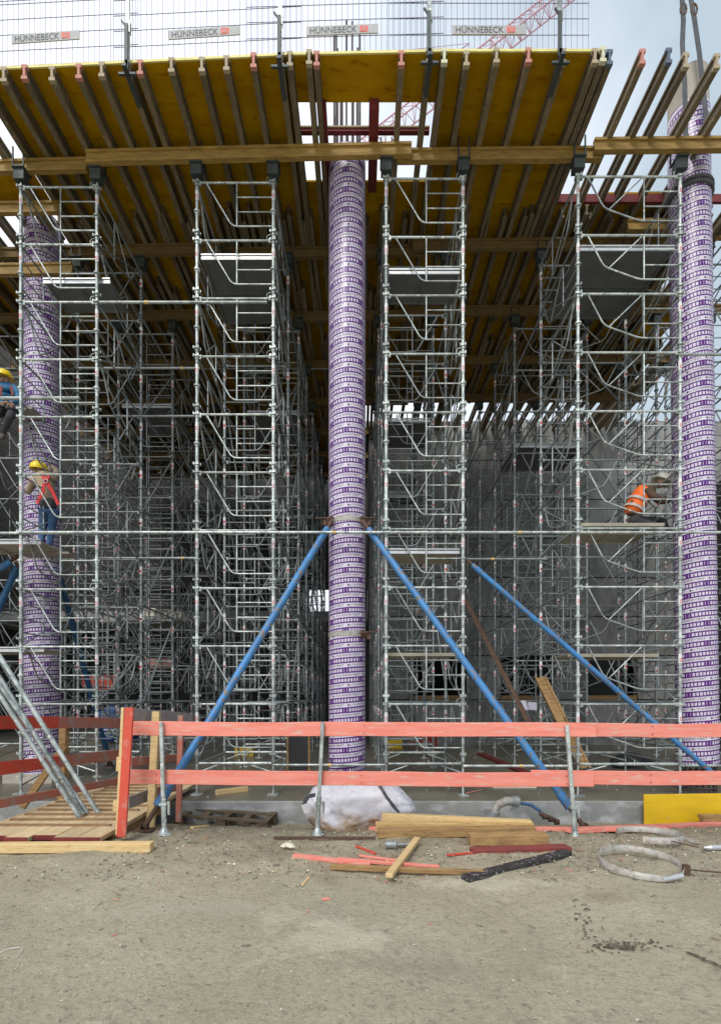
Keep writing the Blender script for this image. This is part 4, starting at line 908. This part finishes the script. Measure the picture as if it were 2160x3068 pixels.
# ------------------------------------------------------------------ tower crane
cr_ = thing('tower_crane', at(1080, 430, 70), 'red lattice crane jib rising behind the deck towards the upper right', 'crane')
a = at(1085, 440, 70); b_ = at(1730, -60, 70); d = (b_-a).normalized(); nrm = Vector((-d.z, 0, d.x)); hw = .95
ch = [(nrm*hw, 0), (-nrm*hw, -1.0), (-nrm*hw, 1.0)]; N_ = 22; L = (b_-a).length
pts = lambda k, i: a+d*L*i/N_+ch[k][0]+Vector((0, ch[k][1]*1.1, 0))
for k in range(3): m = MB(); m.tube([pts(k, 0), pts(k, N_)], .11, 6); m.build('chord', M['crane'], cr_)
m = MB()
for i in range(N_):
    for k in (1, 2): m.tube([pts(0, i+.5), pts(k, i)], .05, 4); m.tube([pts(0, i+.5), pts(k, i+1)], .05, 4)
    m.tube([pts(1, i), pts(2, i)], .05, 4); m.tube([pts(1, i), pts(2, i+1)], .04, 4)
m.build('lattice', M['crane'], cr_)
m = MB(); m.tube([at(1340, 178, 72), at(1405, 130, 72), at(1410, 160, 72)], .06, 5); m.tube([at(1170, 155, 72), at(1405, 130, 72)], .04, 4); m.build('tie_cable', M['crane'], cr_)

# ------------------------------------------------------------------ people
M['skin'] = mat('skin', (.38,.22,.15), rough=.6); M['tan'] = mat('tan_jumper', (.42,.32,.22), (.33,.25,.17), .9, 0, 6, bump=.3); M['jean'] = mat('blue_jeans', (.06,.13,.26), (.04,.09,.19), .9, 0, 8, bump=.2)
M['brown'] = mat('brown_jacket', (.16,.10,.065), (.11,.07,.045), .9, 0, 6, bump=.3); M['orange'] = mat('orange_vest', (.98,.20,.02), (.85,.13,.012), .6, 0, 12, bump=.5); M['hatY'] = mat('yellow_helmet', (.85,.62,.02), rough=.3); M['hatW'] = mat('white_helmet', (.72,.70,.60), rough=.35)
M['bluej'] = mat('blue_jacket', (.03,.17,.32), (.02,.12,.24), .7, 0, 6, bump=.3); M['dark'] = mat('dark_trousers', (.035,.035,.04), (.05,.05,.055), .85, 0, 6, bump=.3); M['harn'] = mat('red_harness', (.60,.03,.03), rough=.7); M['boot'] = mat('boots', (.08,.07,.06), rough=.8); M['glove'] = mat('green_glove', (.02,.14,.10), rough=.8); M['gloved'] = mat('dark_glove', (.03,.04,.08), rough=.8); M['refl'] = mat('reflective_tape', (.45,.43,.42), rough=.5); M['belt'] = mat('tool_belt', (.05,.05,.055), rough=.8); M['beard'] = mat('beard', (.03,.022,.02), rough=.9)
def skin(name, verts, edges, mt, parent, lvl=2):
    org = parent.location; me = bpy.data.meshes.new(name); me.from_pydata([tuple(Vector(v[0])-org) for v in verts], edges, []); me.materials.append(M[mt])
    o = link(name, me, parent); md = o.modifiers.new('s', 'SKIN'); md.use_smooth_shade = True
    for i, v in enumerate(verts):
        r = v[1]; me.skin_vertices[0].data[i].radius = (r, r) if not isinstance(r, tuple) else r
    me.skin_vertices[0].data[0].use_root = True
    sb = o.modifiers.new('d', 'SUBSURF'); sb.levels = lvl; sb.render_levels = lvl; return o
def chain(pts): return pts, [(i, i+1) for i in range(len(pts)-1)]
def hand(parent, wrist, dirv, palm_n, mt, s=1):
    dirv = Vector(dirv).normalized(); pn = Vector(palm_n).normalized(); side = dirv.cross(pn).normalized()
    W_ = Vector(wrist)
    v, e = chain([(W_, .027), (W_+dirv*.045, (.04, .022)), (W_+dirv*.085, (.042, .02))]); skin('palm', v, e, mt, parent, 1)
    for k in range(4):
        b0 = W_+dirv*.08+side*(.03-.02*k); l = (.034, .04, .036, .028)[k]
        v, e = chain([(b0, .0095), (b0+dirv*l, .009), (b0+dirv*(l*1.6)+pn*l*.6, .0085), (b0+dirv*(l*1.8)+pn*l*1.2, .007)]); skin('finger', v, e, mt, parent, 1)
    b0 = W_+dirv*.03+side*.035; v, e = chain([(b0, .012), (b0+side*.03+dirv*.03+pn*.01, .011), (b0+side*.035+dirv*.06+pn*.03, .009)]); skin('thumb', v, e, mt, parent, 1)
def helmet(parent, c, fwd, mt, tilt=0, r=.135):
    fwd = Vector(fwd).normalized(); m = MB(); n = 24; k = 8; yaw = math.atan2(fwd.y, fwd.x)
    rot = Matrix.Rotation(yaw, 3, 'Z') @ Matrix.Rotation(tilt, 3, 'Y')
    for i in range(k+1):
        th = math.pi/2*i/k
        for j in range(n):
            a = 2*math.pi*j/n; rr = r*math.cos(th); ex = 1.14
            m.v.append(Vector(c)+rot @ Vector((rr*math.cos(a)*ex, rr*math.sin(a), r*.95*math.sin(th)+.006*(abs(math.sin(a)) < .25)*math.sin(2*th))))
    for i in range(k):
        for j in range(n): m.f.append((i*n+j, i*n+(j+1)%n, (i+1)*n+(j+1)%n, (i+1)*n+j)); m.m.append(0); m.sm.append(True)
    o_ = len(m.v); ring = [(r*math.cos(2*math.pi*j/n)*1.14, r*math.sin(2*math.pi*j/n)) for j in range(n)]
    vs = [Vector(c)+rot @ Vector((x, y, -.004)) for x, y in ring]+[Vector(c)+rot @ Vector((x*1.08+(.055 if x > r*.5 else 0), y*1.08, -.022)) for x, y in ring]
    m.add(vs, [(j, (j+1)%n, n+(j+1)%n, n+j) for j in range(n)], 0, True)
    m.build('helmet', M[mt], parent)
def head(parent, c, fwd, tilt=0, neck=None, beard=False):
    fwd = Vector(fwd).normalized(); c = Vector(c); side = fwd.cross(Vector((0,0,1))).normalized(); up = side.cross(fwd)
    v = [(c+up*.05, .085), (c-up*.01+fwd*.01, .080), (c-up*.07+fwd*.025, .060), (c-up*.10+fwd*.03, .04)]
    skin('head', v, [(0,1),(1,2),(2,3)], 'skin', parent, 2)
    m = MB(); m.tube([c+fwd*.082+up*.01, c+fwd*.108-up*.025, c+fwd*.088-up*.035], .013, 6, 0, True)
    for s in (-1, 1): m.tube([c+side*s*.078+up*.015, c+side*s*.092-up*.01, c+side*s*.08-up*.035], .013, 6, 0, True)
    m.build('nose_and_ears', M['skin'], parent)
    m = MB()
    for s in (-1, 1): m.cyl(c+fwd*.083+side*s*.03+up*.015, .009, .012, 8, 0, 'y' if abs(fwd.y) > .5 else 'x')
    m.tube([c+fwd*.088+side*.022-up*.055, c+fwd*.096-up*.058, c+fwd*.088-side*.022-up*.055], .006, 5, 0, True); m.build('eyes_and_mouth', M['beard'], parent)
    if beard: skin('beard', [(c-up*.055+fwd*.045, .052), (c-up*.10+fwd*.05, .04)], [(0,1)], 'beard', parent, 1)
def figure(t, J, body_m, leg_m, rs=1.0, sh=.0):
    # J: pelvis, waist, chest, neck, shL,elL,wrL, shR,elR,wrR, hipL,knL,anL,toL, hipR,knR,anR,toR
    g = {k: Vector(v) for k, v in J.items()}
    v = [(g['pelvis'], .135), (g['waist'], .128), (g['chest'], .15), (g['neck']-(g['neck']-g['chest'])*.25, .10), (g['neck'], .06),
         (g['shL'], .075), (g['elL'], .052), (g['wrL'], .038), (g['shR'], .075), (g['elR'], .052), (g['wrR'], .038)]
    skin('jacket', v, [(0,1),(1,2),(2,3),(3,4),(3,5),(5,6),(6,7),(3,8),(8,9),(9,10)], body_m, t)
    v = [(g['pelvis']-Vector((0,0,.0)), .135), (g['hipL'], .095), (g['knL'], .066), (g['anL'], .050), (g['hipR'], .095), (g['knR'], .066), (g['anR'], .050)]
    skin('trousers', v, [(0,1),(1,2),(2,3),(0,4),(4,5),(5,6)], leg_m, t)
    for s in 'LR':
        a, b_ = g['an'+s], g['to'+s]; skin('boot', [(a, .052), (a*.7+b_*.3-Vector((0,0,.03)), .052), (b_, .036)], [(0,1),(1,2)], 'boot', t, 1)
    return g
# worker in the tan jumper, standing, back to the camera
Yw = 8.85
def W_(u, v, dy=0): return at(u, v, Yw+dy)
t = thing('person', W_(128, 1648), 'standing worker seen from behind, yellow helmet, tan jumper, red harness, blue jeans', 'person')
J = dict(pelvis=W_(148, 1512), waist=W_(144, 1480), chest=W_(138, 1446), neck=W_(130, 1418, .02), shL=W_(102, 1437), elL=W_(84, 1478, .10), wrL=W_(106, 1450, .34), shR=W_(166, 1432), elR=W_(172, 1412, .15), wrR=W_(150, 1396, .34),
         hipL=W_(133, 1535), knL=W_(130, 1585, .10), anL=W_(122, 1634, .0), toL=W_(118, 1645, .14), hipR=W_(160, 1535), knR=W_(157, 1585, .10), anR=W_(148, 1636), toR=W_(148, 1647, .14))
g = figure(t, J, 'tan', 'jean'); head(t, W_(122, 1402, .06), (.15, 1, .1)); helmet(t, W_(118, 1404, .04), (.15, 1, .2), 'hatY', -.1)
hand(t, g['wrR'], (-.3, .5, .6), (0, 1, 0), 'gloved'); hand(t, g['wrL'], (.2, .8, .3), (0, 1, 0), 'skin')
m = MB()
pc = at(136, 1441, Yw-.20)
for s, q in ((-1, [(128, 1422), (137, 1440), (128, 1478), (112, 1508)]), (1, [(150, 1422), (139, 1440), (160, 1476), (176, 1512)])):
    P = [at(u, v, Yw-(.11 if i == 0 else .185)) for i, (u, v) in enumerate(q)]
    for a, b_ in zip(P, P[1:]): m.beam(a, b_, .055, .012, up=(0,1,0))
m.build('harness', M['harn'], t)
m = MB(); c = at(138, 1441, Yw-.205); m.tube([c+Vector((.035*math.cos(k*.6283), 0, .035*math.sin(k*.6283))) for k in range(11)], .007, 6); m.build('harness_ring', M['alu'], t)
skin('tool_belt', [(W_(118, 1508, -.02), .10), (W_(148, 1510), .15), (W_(170, 1512, -.02), .09)], [(0,1),(1,2)], 'belt', t, 1)
p = W_(135, 1656, .0); m = MB(); m.box(p+Vector((0, .1, -.01)), (.9, .28, .035)); solo(m, 'foot_board', M['greyb'], 'short board on the left tower under the standing worker', 'board')
# worker with the orange vest
Yw = 8.75
t = thing('person', W_(1930, 1590), 'kneeling worker in white helmet, orange vest and brown jacket leaning to the right column', 'person')
J = dict(pelvis=W_(1890, 1548), waist=W_(1900, 1515), chest=W_(1925, 1478), neck=W_(1955, 1452), shL=W_(1940, 1468, .15), elL=W_(1975, 1505, .17), wrL=W_(2010, 1500, .1), shR=W_(1938, 1472, -.15), elR=W_(1965, 1492, -.18), wrR=W_(2000, 1493, -.1),
         hipL=W_(1905, 1562, .1), knL=W_(1985, 1560, .2), anL=W_(1995, 1582, .05), toL=W_(2020, 1584, .05), hipR=W_(1900, 1565, -.1), knR=W_(1975, 1578, -.15), anR=W_(1915, 1580, -.12), toR=W_(1885, 1582, -.12))
g = figure(t, J, 'brown', 'dark'); head(t, W_(1977, 1444), (1, -.1, -.6)); helmet(t, W_(1981, 1440), (1, -.1, 0), 'hatW', .42)
hand(t, g['wrR'], (1, .1, -.3), (0, .3, -1), 'glove'); hand(t, g['wrL'], (1, 0, -.1), (0, -.3, -1), 'glove')
skin('vest', [(W_(1888, 1546), .162), (W_(1901, 1513), .165), (W_(1926, 1478), .182), (W_(1941, 1462), .14)], [(0,1),(1,2),(2,3)], 'orange', t)
for q in (.25, .75):
    c = W_(1890+q*22, 1538-q*45); n_ = (W_(1925, 1478)-W_(1890, 1545)).normalized(); sx = Vector((0,1,0)); sy = n_.cross(sx); m = MB()
    m.tube([c+n_*dz for dz in (-.022, .022)], .176, 20); m.build('reflective_band', M['refl'], t)
# worker in the blue jacket at the left edge
Yw = 9.0
t = thing('person', W_(20, 1260), 'seated bearded worker in yellow helmet and blue jacket at the left edge', 'person')
J = dict(pelvis=W_(30, 1225, .12), waist=W_(28, 1205, .08), chest=W_(24, 1176), neck=W_(18, 1152), shL=W_(-10, 1168), elL=W_(-8, 1205, -.15), wrL=W_(25, 1212, -.28), shR=W_(52, 1168), elR=W_(60, 1202, -.15), wrR=W_(28, 1205, -.28),
         hipL=W_(15, 1228, 0), knL=W_(-20, 1245, -.3), anL=W_(-22, 1310, -.2), toL=W_(-22, 1320, -.34), hipR=W_(45, 1228, 0), knR=W_(30, 1250, -.38), anR=W_(10, 1300, -.2), toR=W_(8, 1312, -.34))
g = figure(t, J, 'bluej', 'dark'); head(t, W_(17, 1137, -.03), (.15, -1, -.2), beard=True); helmet(t, W_(15, 1130, -.02), (.1, -1, 0), 'hatY', .12)
hand(t, g['wrR'], (-.6, -.3, -.3), (0, 1, 0), 'skin'); hand(t, g['wrL'], (.6, -.3, -.2), (0, 1, 0), 'skin')
m = MB()
for q in ([(6, 1156), (4, 1185)], [(34, 1156), (40, 1185)]): m.beam(at(*q[0], Yw-.16), at(*q[1], Yw-.17), .04, .012, up=(0,1,0))
m.build('harness', M['rustred'], t)
p = W_(20, 1240, .15); m = MB(); m.box(p, (1.2, .4, .05)); solo(m, 'seat_board', M['greyb'], 'board on the scaffold under the seated worker at the left edge', 'board')
